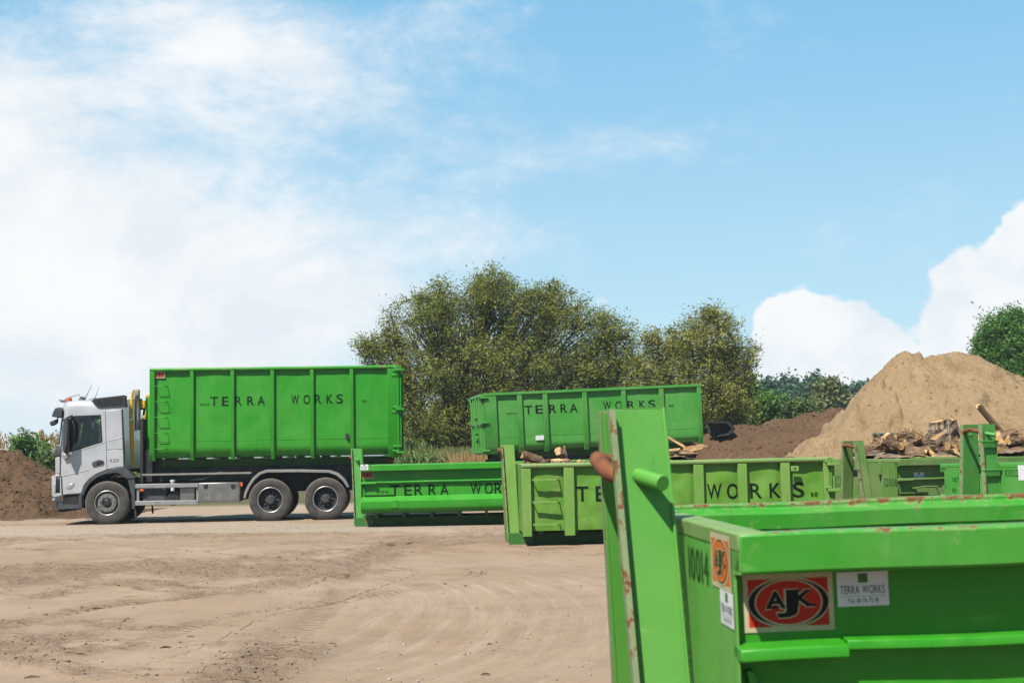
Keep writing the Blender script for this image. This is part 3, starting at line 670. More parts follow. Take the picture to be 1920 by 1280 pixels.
# ------------------------------------------------------------------ vegetation
def leaves(C, up, size, aspect, r, jitter=1.0, droop=0.0):
    """C (n,3) leaf bases -> diamond leaves; returns V,F"""
    n = len(C); d = r.normal(size=(n, 3)); d[:, 2] = d[:, 2]*0.7 + up; d[:, 2] -= droop
    d /= np.linalg.norm(d, axis=1, keepdims=True)
    q = r.normal(size=(n, 3)); q -= (q*d).sum(1, keepdims=True)*d; q /= np.linalg.norm(q, axis=1, keepdims=True)
    nrm = np.cross(d, q)
    L = size*(0.65+0.7*r.random(n))[:, None]; Wd = L*aspect
    a = C; b_ = C + d*L*0.45 + q*Wd*0.5; c = C + d*L - nrm*L*0.12; e = C + d*L*0.45 - q*Wd*0.5
    V = np.stack([a, b_, c, e], 1).reshape(-1, 3); Fq = np.arange(4*n).reshape(n, 4); return V, Fq
def tree(name, label, cat, base, lobes, leaf, mat_, seed, group=None, nst=5, leaf_n=9000, asp=0.36, clump=0.30, up=0.25, droop=0.1, trunk_r=0.16, twigs=60, outl=1.22, spread=0.5):
    """base (x,y,z); lobes [(x,y,z,rx,ry,rz,weight)]"""
    r = np.random.default_rng(seed); rr = random.Random(seed)
    root = thing(name, label, cat, base, 0, group); B = Vector(base)
    tb = MB(); tips = []; mids = []; wts = []
    for li, (lx, ly, lz, rx, ry, rz, wt) in enumerate(lobes):
        c = Vector((lx, ly, lz)) - B
        s0 = Vector((rr.uniform(-spread, spread), rr.uniform(-spread, spread)*0.7, -0.1)); mid = s0.lerp(c, 0.5) + Vector((rr.uniform(-.3, .3), rr.uniform(-.3, .3), -0.05*c.z))
        path = [s0, s0.lerp(mid, 0.5) + Vector((rr.uniform(-.1, .1), 0, 0.1)), mid, mid.lerp(c, 0.55) + Vector((rr.uniform(-.15, .15), 0, 0.05)), c, c + Vector((rr.uniform(-.2, .2)*rx, 0, rz*0.7))]
        tr = trunk_r*(0.7+0.5*rr.random())*min(1.0, max(0.45, rx/2.0))
        tb.tube(path, [tr*k for k in (1.0, 0.8, 0.62, 0.48, 0.34, 0.10)], 7)
        nt = max(6, int(twigs*wt))
        for k in range(nt):
            v = Vector(r.normal(size=3)); v.normalize(); rad_ = rr.random()**0.42
            if rr.random() < 0.22: rad_ *= outl
            t = c + Vector((v.x*rx, v.y*ry, v.z*rz))*rad_
            if t.z + B.z < 0.25: continue
            st = path[rr.choice((2, 3, 3, 4, 4, 5))] if v.z > -0.3 else path[rr.choice((1, 2, 3))]
            m = st.lerp(t, 0.55) + Vector((rr.uniform(-.15, .15)*rx, rr.uniform(-.15, .15)*rx, 0.10*rz))
            if rr.random() < 0.75: tb.tube([st, m, t], [tr*0.26, tr*0.15, tr*0.04], 4, cap=False)
            tips.append(t); mids.append(m); wts.append(rr.uniform(0.25, 1.9)*(1.0 if rad_ > 0.6 else 0.6))
    T = np.array([tuple(t) for t in tips]); Md = np.array([tuple(t) for t in mids]); wv = np.array(wts); wv /= wv.sum()
    ii = r.choice(len(T), size=leaf_n, p=wv); uu = (1.04-0.90*r.random(leaf_n)**1.3)[:, None]; sg = clump*(0.45+0.9*r.random(len(T)))[ii][:, None]*(1.25-0.75*np.clip(uu, 0, 1))
    C = Md[ii] + (T[ii]-Md[ii])*uu + np.clip(r.normal(size=(leaf_n, 3)), -1.7, 1.7)*sg*np.array([1, 1, 0.9])
    ok = C[:, 2] + base[2] > 0.12; C = C[ok]
    V, Fq = leaves(C, up, leaf, asp, r, droop=droop)
    tb.build('trunk', M['bark'], root, recalc=False)
    np_mesh('crown', V, Fq, mat_, root)
    return root
TY = 60.0
def lobe(px, py, rpx, rpy, Y=TY, dy=0.0, wt=1.0, depth=None):
    p = at(px, py, Y + dy); k = (Y+dy)/FPX; return (p.x, p.y, p.z, rpx*k, (depth or rpx*k), rpy*k, wt)
def gbase(px, Y): p = at(px, 850, Y); return (p.x, Y, 0.0)
tree('willow_tree', 'broad bushy olive willow standing behind the green containers', 'tree', gbase(880, TY),
     [lobe(800, 600, 75, 62, dy=-0.5), lobe(905, 580, 85, 66, wt=1.2), lobe(1000, 590, 80, 62, wt=1.1), lobe(730, 660, 62, 48, dy=0.4, wt=0.8),
      lobe(1080, 620, 76, 66), lobe(860, 690, 95, 70, dy=-1.2, wt=1.2), lobe(980, 690, 95, 70, dy=-1.0, wt=1.2), lobe(770, 730, 65, 60, dy=-0.4, wt=0.9),
      lobe(1090, 710, 75, 60, dy=-0.5), lobe(850, 790, 60, 45, dy=-1.2, wt=0.7), lobe(1150, 680, 62, 70, dy=0.6), lobe(930, 540, 50, 36, wt=0.5), lobe(1030, 560, 48, 36, wt=0.5),
      lobe(820, 555, 40, 32, wt=0.4), lobe(790, 800, 34, 40, dy=-0.8, wt=0.4), lobe(690, 655, 28, 18, wt=0.18), lobe(733, 590, 22, 22, wt=0.12), lobe(1150, 612, 34, 30, wt=0.3), lobe(1185, 720, 50, 70, dy=0.4, wt=0.7), lobe(1040, 780, 70, 50, dy=-1.0, wt=0.8), lobe(940, 770, 80, 55, dy=-1.4, wt=0.9)],
     0.135, M['willow'], 11, leaf_n=140000, clump=0.30, twigs=105, asp=0.30, trunk_r=0.20, spread=1.6)
tree('willow_tree', 'smaller light olive willow right of the broad one', 'tree', gbase(1310, 58),
     [lobe(1335, 625, 60, 48, 58), lobe(1270, 650, 52, 42, 58), lobe(1375, 680, 44, 46, 58), lobe(1300, 690, 70, 50, 58, -0.5), lobe(1225, 665, 34, 48, 58, wt=0.6), lobe(1340, 740, 62, 48, 58, -0.6),
      lobe(1250, 740, 60, 50, 58, 0.4), lobe(1405, 655, 22, 20, 58, wt=0.15), lobe(1320, 595, 30, 22, 58, wt=0.25), lobe(1395, 720, 26, 26, 58, wt=0.25), lobe(1212, 720, 44, 60, 58, wt=0.7), lobe(1380, 770, 50, 40, 58, wt=0.5)],
     0.135, M['willow2'], 12, leaf_n=50000, clump=0.28, twigs=80, asp=0.30, trunk_r=0.13, spread=0.9)
tree('leafy_tree', 'dense fresh green tree at the right edge behind the sand', 'tree', gbase(1900, 62),
     [lobe(1880, 640, 52, 55, 62), lobe(1925, 640, 60, 62, 62, 0.6), lobe(1960, 700, 80, 60, 62), lobe(1865, 690, 40, 45, 62), lobe(1910, 720, 60, 50, 62, -0.8), lobe(1850, 650, 26, 30, 62, wt=0.4), lobe(1895, 605, 28, 24, 62, wt=0.4)],
     0.17, M['green_leaf'], 13, leaf_n=60000, clump=0.27, twigs=90, asp=0.30)
# shrubs
def shrub(label, px, py, rx, ry, Y, mat_, seed, n=5200, leaf=0.16, group=None, name='shrub', cat='shrub', asp=0.4):
    p = at(px, py, Y); k = Y/FPX; hz = p.z + ry*k
    lobes = [(p.x+dx*rx*k, Y+dy, max(0.4, p.z+dz*ry*k), rx*k*s, rx*k*s, ry*k*s*1.1, 1.0) for dx, dy, dz, s in ((-.45, 0, .0, .6), (.4, .2, .1, .6), (0, -.3, .35, .55), (.05, .2, -.5, .75), (-.6, -.2, -.7, .6), (.6, -.2, -.7, .6))]
    return tree(name, label, cat, (p.x, Y, 0.0), lobes, leaf, mat_, seed, group, leaf_n=n, clump=0.20*max(1, rx*k), twigs=26, trunk_r=0.05, asp=asp, up=0.5, spread=0.3)
shrub('light green leafy shrub growing behind the soil heap', 55, 845, 38, 38, 49, M['green_leaf'], 21, 4200, 0.15)
shrub('green shrub seen behind the lorry cab window', 168, 822, 48, 42, 52, M['green_leaf'], 22, 7000, 0.16)
shrub('dark green shrub low beside the soil heap', 92, 872, 24, 26, 48, M['shrub_leaf'], 23, 2200, 0.14)
shrub('tall green roadside shrub right of the rear container', 1355, 770, 40, 30, 62, M['shrub_leaf'], 24, 5200, 0.18)
shrub('bushy bright green shrub above the brown earth mound', 1430, 768, 46, 34, 63, M['green_leaf'], 25, 6200, 0.18)
shrub('rounded grey green shrub beside the brown earth mound', 1500, 768, 36, 24, 64, M['shrub_leaf'], 26, 4600, 0.17)
shrub('leafy green sapling in front of the small willow', 1405, 735, 24, 36, 66, M['green_leaf'], 27, 3000, 0.2)
shrub('small green shrub at the right foot of the leafy tree', 1915, 735, 26, 30, 57, M['green_leaf'], 28, 2600, 0.16)
# far wood, each tree on its own
for i, (px, py, rx, ry, Y, k, lb) in enumerate((
        (1440, 745, 34, 32, 150, 0, 'dark far tree leftmost in the distant wood'), (1475, 735, 34, 34, 160, 0, 'dark far tree second from left in the distant wood'),
        (1508, 748, 30, 28, 170, 0, 'dark far tree in the middle of the distant wood'), (1530, 738, 26, 32, 150, 0, 'dark far tree just left of the yellowish one'),
        (1558, 742, 28, 36, 105, 1, 'yellowish green tree standing before the distant wood'), (1595, 752, 26, 24, 170, 0, 'dark far tree right of the yellowish one'),
        (1622, 745, 30, 28, 150, 0, 'dark far tree half behind the sand slope'), (1400, 755, 34, 26, 165, 0, 'dark far tree behind the small willow'),
        (775, 805, 46, 22, 170, 0, 'far tree seen low between lorry container and willow'))):
    p = at(px, py, Y); kk = Y/FPX
    lob = [(p.x+dx*rx*kk, Y+dy*kk*rx, p.z+dz*ry*kk, rx*kk*s, rx*kk*s, ry*kk*s, 1.0) for dx, dy, dz, s in ((0, 0, .45, .5), (-.5, .1, -.1, .55), (.5, -.1, -.05, .55), (0, -.4, -.5, .7), (.1, 0, .1, .6))]
    tree('far_tree', lb, 'tree', (p.x, Y, 0.0), lob, 0.50 if k == 0 else 0.34, M['wood_far'] if k == 0 else M['yellow_leaf'], 40+i, 'trees of the distant wood', leaf_n=3200 if k == 0 else 3600, clump=0.75 if k == 0 else 0.5, twigs=26, trunk_r=0.2, asp=0.6)

# maize, grasses (nobody could count them)
def maize(name, label, cat, spots, r, hmin, hmax, mats, leaf_w=0.075, nl=9, kind='stuff'):
    V, Fq, mi = [], [], []; b_ = 0
    for (x, y) in spots:
        H = r.uniform(hmin, hmax); a0 = r.random()*6.28
        pts = [(x-0.015, y, 0), (x+0.015, y, 0), (x+0.012, y, H), (x-0.012, y, H)]; V += pts; Fq.append((b_, b_+1, b_+2, b_+3)); mi.append(0); b_ += 4
        for k in range(nl):
            z = H*(0.12+0.75*k/nl); a = a0 + (k % 2)*3.14 + r.normal()*0.4; L = r.uniform(0.45, 0.8); dx, dy = math.cos(a), math.sin(a)
            prev = None
            for s, (o, zz, wd) in enumerate(((0, 0, 0.5), (0.33, 0.28, 1.0), (0.72, 0.30, 0.8), (1.0, 0.02, 0.1))):
                cx, cy, cz = x+dx*L*o, y+dy*L*o, z+zz*L; w_ = leaf_w*wd*0.5
                V += [(cx-dy*w_, cy+dx*w_, cz), (cx+dy*w_, cy-dx*w_, cz)]
                if s: Fq.append((b_-2, b_-1, b_+1, b_)); mi.append(0)
                b_ += 2
        for k in range(5):
            a = r.random()*6.28; l = r.uniform(0.14, 0.26); sx_, sy_ = math.cos(a)*0.10, math.sin(a)*0.10
            V += [(x, y, H-0.03), (x+0.02, y, H-0.03), (x+sx_+0.02, y+sy_, H+l), (x+sx_, y+sy_, H+l)]; Fq.append((b_, b_+1, b_+2, b_+3)); mi.append(1); b_ += 4
    o = np_mesh(name, np.array(V), np.array(Fq), mats, midx=mi); return tag(o, label, cat, kind=kind)
rm = np.random.default_rng(77)
def rowspots(px0, px1, Y0, Y1, n):
    out = []
    for _ in range(n):
        Y = rm.uniform(Y0, Y1); p = at(rm.uniform(px0, px1), 850, Y); out.append((p.x, Y))
    return out
maize('maize_field', 'standing green maize with pale tassels under the willow', 'maize', rowspots(735, 900, 62, 78, 420), rm, 2.5, 2.95, [M['maize'], M['tassel']])
maize('maize_clump', 'dark glossy maize plants behind the lorry container tail', 'maize', rowspots(742, 812, 45.5, 49, 46), rm, 1.35, 1.95, [M['maize'], M['maize']], 0.10, 11)
maize('dry_maize', 'rusty dry maize along the left horizon', 'dry maize', rowspots(-120, 330, 66, 84, 620), rm, 2.35, 2.85, [M['dry'], M['dry']], 0.10, 9)
def blades(name, label, cat, spots, r, h0, h1, mat_, wd=0.02, per=7):
    n = len(spots)*per; S = np.repeat(np.array(spots), per, 0) + r.normal(size=(n, 2))*0.14
    H = r.uniform(h0, h1, n); a = r.random(n)*6.28; lean = r.normal(size=(n, 2))*0.20*H[:, None]
    cx, sy = np.cos(a)*wd, np.sin(a)*wd; z0 = np.zeros(n)
    b0 = np.stack([S[:, 0]-cx, S[:, 1]-sy, z0], -1); b1 = np.stack([S[:, 0]+cx, S[:, 1]+sy, z0], -1)
    m0 = np.stack([S[:, 0]-cx*.8+lean[:, 0]*.4, S[:, 1]-sy*.8+lean[:, 1]*.4, H*.6], -1); m1 = np.stack([S[:, 0]+cx*.8+lean[:, 0]*.4, S[:, 1]+sy*.8+lean[:, 1]*.4, H*.6], -1)
    t0 = np.stack([S[:, 0]-cx*.1+lean[:, 0], S[:, 1]-sy*.1+lean[:, 1], H], -1); t1 = np.stack([S[:, 0]+cx*.1+lean[:, 0], S[:, 1]+sy*.1+lean[:, 1], H], -1)
    V = np.stack([b0, b1, m1, m0, t1, t0], 1).reshape(-1, 3); k = (np.arange(n)*6)[:, None]
    Fq = np.concatenate([k+np.array([[0, 1, 2, 3]]), k+np.array([[3, 2, 4, 5]])], 0)
    return tag(np_mesh(name, V, Fq, mat_), label, cat, kind='stuff')
blades('tall_weeds', 'tall olive weeds at the foot of the willow', 'weeds', rowspots(790, 905, 50, 57, 900), rm, 0.9, 1.9, M['grass'], 0.024)
blades('tall_grass', 'tall green grass along the field edge behind the yard', 'grass', rowspots(1280, 1640, 57, 72, 1500), rm, 0.9, 2.1, M['grass'], 0.03)
blades('dry_grass', 'tan dry grass beside the rear container doors', 'dry grass', rowspots(855, 905, 46.5, 50, 260), rm, 0.9, 1.7, M['tan_grass'], 0.02)
blades('meadow_edge', 'low green growth behind the plank wall', 'grass', rowspots(-150, 260, 53, 62, 900), rm, 0.6, 1.6, M['grass'], 0.03)

# pale capping beam at the far left; dark planks added below for shade
tw = thing('shade_wall', 'added dark plank wall standing for shade under a pale beam behind the soil heap', 'wall', (at(-60, 850, 51).x, 51.0, 0))
x = 0.0; rr = random.Random(5)
while x < 5.6:
    wd = rr.uniform(0.42, 0.6); mb = MB(); mb.box(x, x+wd-0.03, -0.06+rr.uniform(-.03, .03), 0.08, 0, 1.86+rr.uniform(-.05, .03)); mb.build('plank', M['dark_brown'], tw); x += wd
x = 0
while x < 5.6:
    mb = MB(); L = rr.uniform(1.6, 2.3); mb.box(x, min(5.7, x+L-0.02), -0.30, 0.18, 1.90, 2.06+rr.uniform(-.02, .02)); mb.build('capping_beam', M['concrete'], tw, bevel=0.02); x += L
# ------------------------------------------------------------------ roll-off containers
def lerp(a, b_, t): return a + (b_-a)*t
class Box:
    """a container standing at a measured place; near side faces local -y, left end at x = 0"""
    def __init__(s, name, label, px, Ynear, W_, L, yaw=0.0, tilt=0.0, z=0.0, group='green roll-off containers in the yard'):
        c = at(px, 850, Ynear); R = Matrix.Rotation(yaw, 3, 'Z')
        loc = Vector((c.x, Ynear, z)) - R @ Vector((0, -W_/2, 0))
        s.root = thing(name, label, 'container', loc, yaw, group, ry=-tilt); s.W, s.L = W_, L
        s.Mx = Matrix.Translation(loc) @ (Matrix.Rotation(yaw, 4, 'Z') @ Matrix.Rotation(-tilt, 4, 'Y')); s.inv = s.Mx.inverted()
    def side(s, px, py, yl=None):
        yl = -s.W/2 if yl is None else yl
        o = s.inv @ Vector((0, 0, CAM_Z)); d = s.inv.to_3x3() @ ray(px, py); t = (yl-o.y)/d.y; p = o + d*t; return p.x, p.z
    def end(s, px, py, xl=0.0):
        o = s.inv @ Vector((0, 0, CAM_Z)); d = s.inv.to_3x3() @ ray(px, py); t = (xl-o.x)/d.x; p = o + d*t; return p.y, p.z

def hook_frame(bx, x0, out, ztop, zbar, mats, yt=0.15, yb=0.40, d0=(0.215, 0.0), d1=(0.285, 0.055), zb=0.0, edge=None, peg=True, fl=0.065, steps=None, foot=True, bulge=0.065, weld=False, bar_tilt=0.0):
    root = bx.root
    def pos(z):
        t = (z-zb)/(ztop-zb); return lerp(yb, yt, t), x0+out*lerp(d0[0], d1[0], t), x0+out*lerp(d0[1], d1[1], t)
    zz = [zb+0.02, ztop]; th = 0.016
    for sg in (-1, 1):
        mb = MB(); (y0, a0, b0), (y1, a1, b1) = pos(zz[0]), pos(zz[1])
        def plate(xa0, xb0, xa1, xb1, ya, yb_, mbx):
            mbx.hexa([(xa0, sg*(y0+ya), zz[0]), (xb0, sg*(y0+ya), zz[0]), (xb0, sg*(y0+yb_), zz[0]), (xa0, sg*(y0+yb_), zz[0])],
                     [(xa1, sg*(y1+ya), zz[1]), (xb1, sg*(y1+ya), zz[1]), (xb1, sg*(y1+yb_), zz[1]), (xa1, sg*(y1+yb_), zz[1])])
        o_ = -out
        plate(a0+o_*th, b0, a1+o_*th, b1, 0, th, mb); beam = mb.build('post', mats['post'], root, bevel=0.003)
        m2 = MB(); plate(a0, a0+o_*th, a1, a1+o_*th, 0, fl, m2); m2.build('flange', mats['post'], beam, bevel=0.003)
        m2 = MB(); plate(b0-o_*0.012, b0, b1-o_*0.012, b1, th+0.001, fl*0.45, m2); m2.build('flange', mats['post'], beam, bevel=0.003)
        if edge:
            m3 = MB(); plate(a0-o_*0.003, a0+o_*(th+0.003), a1-o_*0.003, a1+o_*(th+0.003), fl+0.0005, fl+0.005, m3); m3.build('worn_edge', edge, beam)
            m3 = MB(); plate(a0-o_*0.004, a0-o_*0.0005, a1-o_*0.004, a1-o_*0.0005, 0.002, fl-0.002, m3); m3.build('worn_edge', edge, beam)
            m3 = MB(); m3.box(min(a1, b1), max(a1, b1), sg*y1 if sg > 0 else sg*(y1+th+0.001), sg*(y1+th+0.001) if sg > 0 else sg*y1, ztop+0.0005, ztop+0.005); m3.build('worn_edge', edge if sg > 0 else mats['post'], beam)
            m3 = MB(); m3.box(b1-o_*0.010, b1+o_*0.004, sg*(y1+th+0.002) if sg < 0 else sg*y1, sg*(y1-0.004) if sg < 0 else sg*(y1+th), 0, 0)
        if steps and sg < 0:
            for (zs, wd) in steps:
                y_, a_, b_ = pos(zs); st = MB(); st.box(min(a_, b_)-0.01, max(a_, b_)+0.01, -y_-0.085, -y_-0.001, zs-0.015, zs+0.015); st.prism([(-y_-0.08, zs-0.016), (-y_-0.07, zs-0.10), (-y_-0.055, zs-0.10), (-y_-0.06, zs-0.016)], min(a_, b_)+0.02, max(a_, b_)-0.02, 'x')
                st.build('step', mats['post'], root, bevel=0.003)
        if weld:
            rw = random.Random(3); pts_ = []; rs_ = []
            for k in range(150):
                zz_ = lerp(0.35, 1.33, k/149); y_, a_, b_ = pos(zz_); pts_.append((b_+0.001, sg*(y_+0.012), zz_)); rs_.append(0.0065+rw.uniform(-0.0016, 0.0016))
            wm = MB(); wm.tube(pts_, rs_, 8); wm.build('weld_bead', mats['post'], root)
        if peg:
            y_, a_, b_ = pos(zbar-0.05); c = Vector((lerp(a_, b_, 0.42), -y_ if sg < 0 else y_, zbar-0.045)); d = Vector((0.075, sg*0.14, -0.030))
            mp = MB(); mp.tube([c, c+d], 0.031, 20); mp.lathe([(0.030, 0), (0.044, 0), (0.046, 0.008), (0.030, 0.016)], (c.x, c.y+sg*(0.0 if sg < 0 else 0.0)-0.008*(1 if sg < 0 else -1), c.z), 'y', 20)
            mp.build('lock_peg', mats['post'], root, bevel=0.003)
    y_, a_, b_ = pos(zbar); ax = lerp(a_, b_, 0.12)
    pts = []
    for k in range(13):
        q = -1+2*k/12; pts.append((ax+out*bulge*math.sqrt(max(0, 1-abs(q)**2.4)), q*(y_-0.002), zbar+0.035*(1-q*q)-0.02+bar_tilt*q))
    mb = MB(); mb.tube(pts, 0.034, 16); mb.build('hook_bar', M['rust'], root)
    # web plate closing the frame against the wall, low cross tie
    y_, a_, b_ = pos(0.30); mb = MB(); mb.box(min(a_, b_)+0.02, max(a_, b_)-0.03, -y_+0.02, y_-0.02, 0.16, 0.20); mb.build('cross_tie', mats['post'], root, bevel=0.004)
    if foot:
        y_, a_, b_ = pos(0.0)
        for sg in (-1, 1):
            mb = MB(); mb.prism([(a_, 0.20), (a_, 0.06), (a_-out*0.05, 0.0), (b_-out*0.25, 0.0), (b_-out*0.25, 0.20)], sg*(yb+0.02), sg*(yb+0.16), 'y'); mb.build('skid_nose', mats['low'], root, bevel=0.004)

def skids(bx, L, zf, mats, z0=0.0):
    for sg in (-1, 1):
        mb = MB(); y = sg*0.53
        mb.box(0.26, L-0.15, y-0.06, y+0.06, z0, z0+0.016); mb.box(0.26, L-0.15, y-0.007, y+0.007, z0+0.016, z0+0.184); mb.box(0.26, L-0.15, y-0.06, y+0.06, z0+0.184, z0+0.20)
        mb.build('skid', mats['low'], bx.root)
        mb = MB(); mb.lathe([(0.02, -0.06), (0.09, -0.06), (0.09, 0.06), (0.02, 0.06)], (L-0.2, sg*0.72, z0+0.095), 'y', 20); mb.build('roller', M['rust'], bx.root)
    if zf > 0.22:
        x = 0.3
        while x < L-0.2:
            mb = MB(); mb.box(x, x+0.06, -bx.W/2+0.16, bx.W/2-0.16, z0+0.205, zf-0.002); mb.build('cross_member', mats['low'], bx.root); x += 0.62

# ---- side print shared by the containers
def sticker(bx, fn, w_, h_, red, name='logo_sticker'):
    """fn(u, v, layer) -> point; u right 0..w_, v up 0..h_"""
    mb = MB(); A, Bc, K, Rr = 0, 1, 2, 3
    def rect(u0, u1, v0, v1, mi, ly): mb.add([fn(u0, v0, ly), fn(u1, v0, ly), fn(u1, v1, ly), fn(u0, v1, ly)], [(0, 1, 2, 3)], mi)
    def ell(cx, cy, rx, ry, mi, ly, n=44): mb.add([fn(cx+rx*math.cos(6.2832*k/n), cy+ry*math.sin(6.2832*k/n), ly) for k in range(n)], [tuple(range(n))], mi)
    rect(0, w_, 0, h_, 0, 0); m = 0.055*w_; rect(m, w_-m, m, h_-m, 1, 1)
    cx, cy = w_/2, h_/2
    if red:
        ell(cx, cy, w_*0.455, h_*0.44, 0, 2); ell(cx, cy, w_*0.445, h_*0.41, 2, 3); ell(cx, cy, w_*0.378, h_*0.405, 0, 4); ell(cx, cy, w_*0.362, h_*0.375, 1, 5)
    else:
        ell(cx, cy, w_*0.43, h_*0.44, 0, 2); ell(cx, cy, w_*0.385, h_*0.40, 2, 3); ell(cx, cy, w_*0.360, h_*0.375, 1, 4)
    def let(ch, u0, u1, v0, hh, off, mi, ly):
        V, Fc = glyph(ch, off); xs = [p[0] for p in V]; ys_ = [p[1] for p in V]; a, b_, c, d = min(xs), max(xs), min(ys_), max(ys_); g = off-0.035
        e = (u1-u0)*g*1.1
        mb.add([fn(lerp(u0-e, u1+e, (x-a)/(b_-a)), lerp(v0-e, v0+hh+e, (y-c)/(d-c)), ly) for x, y in V], Fc, mi)
    for off, mi, ly in ((0.075, 0, 6), (0.035, 2, 7)):
        let('A', w_*0.24, w_*0.47, h_*0.40, h_*0.30, off, mi, ly); let('J', w_*0.36, w_*0.60, h_*0.24, h_*0.48, off, mi, ly+0.5); let('K', w_*0.56, w_*0.78, h_*0.42, h_*0.29, off, mi, ly)
    # foot of the letters
    for (u0, u1, v0, v1) in ((0.25, 0.38, 0.40, 0.445), (0.50, 0.62, 0.67, 0.72), (0.69, 0.80, 0.42, 0.465)): rect(w_*u0, w_*u1, h_*v0, h_*v1, 2, 7.8)
    return mb.build(name, [M['cream'], M['red_vinyl'] if red else M['orange_vinyl'], M['black_vinyl']], bx.root, recalc=False, smooth=False)
def firm_label(bx, fn, w_, h_, lines=True, name='firm_label'):
    mb = MB()
    def rect(u0, u1, v0, v1, mi, ly): mb.add([fn(u0, v0, ly), fn(u1, v0, ly), fn(u1, v1, ly), fn(u0, v1, ly)], [(0, 1, 2, 3)], mi)
    rect(0, w_, 0, h_, 0, 0); rect(w_*0.41, w_*0.60, h_*0.68, h_*0.95, 2, 1)
    def word(txt, v0, hh, u0, u1, mi):
        tot = 0; gl = []
        for ch in txt:
            if ch == ' ': gl.append((None, 0.35)); tot += 0.35; continue
            V, Fc = glyph(ch); xs = [p[0] for p in V]; gl.append(((V, Fc, min(xs)), max(xs)-min(xs)+0.12)); tot += gl[-1][1]
        k = (u1-u0)/tot; u = u0
        for g, wd in gl:
            if g: mb.add([fn(u+(x-g[2])*k, v0+y*hh/CAP, 1.5) for x, y in g[0]], g[1], mi)
            u += wd*k
    word('TERRA WORKS', h_*0.36, h_*0.24, w_*0.06, w_*0.94, 1)
    rect(w_*0.06, w_*0.94, h_*0.285, h_*0.295, 1, 1)
    word('Tel. 011 76 75 81', h_*0.10, h_*0.13, w_*0.20, w_*0.80, 1)
    return mb.build(name, [M['white_label'], M['navy_vinyl'], M['green_low']], bx.root, recalc=False, smooth=False)
glyph('7'); glyph('6'); glyph('8')

def lettering(bx, letters, surf, yl, mat_=None, name='letter', tops=None):
    """letters [(char, px0, px1, py_top, py_bottom)] measured on the side plane"""
    for ch, a, b_, t, bt in letters:
        mb = MB()
        x0, z0 = bx.side(a, bt, yl); x1, z1 = bx.side(b_, t, yl); put_glyph(mb, ch, x0, x1, z0, z1-z0, lambda x, z: 0, off=0.012)
        fine(mb); mb.v = [(v[0], surf(v[0], v[2])-0.006, v[2]) for v in mb.v]
        mb.build(name, mat_ or M['black_print'], bx.root, recalc=False, smooth=False)

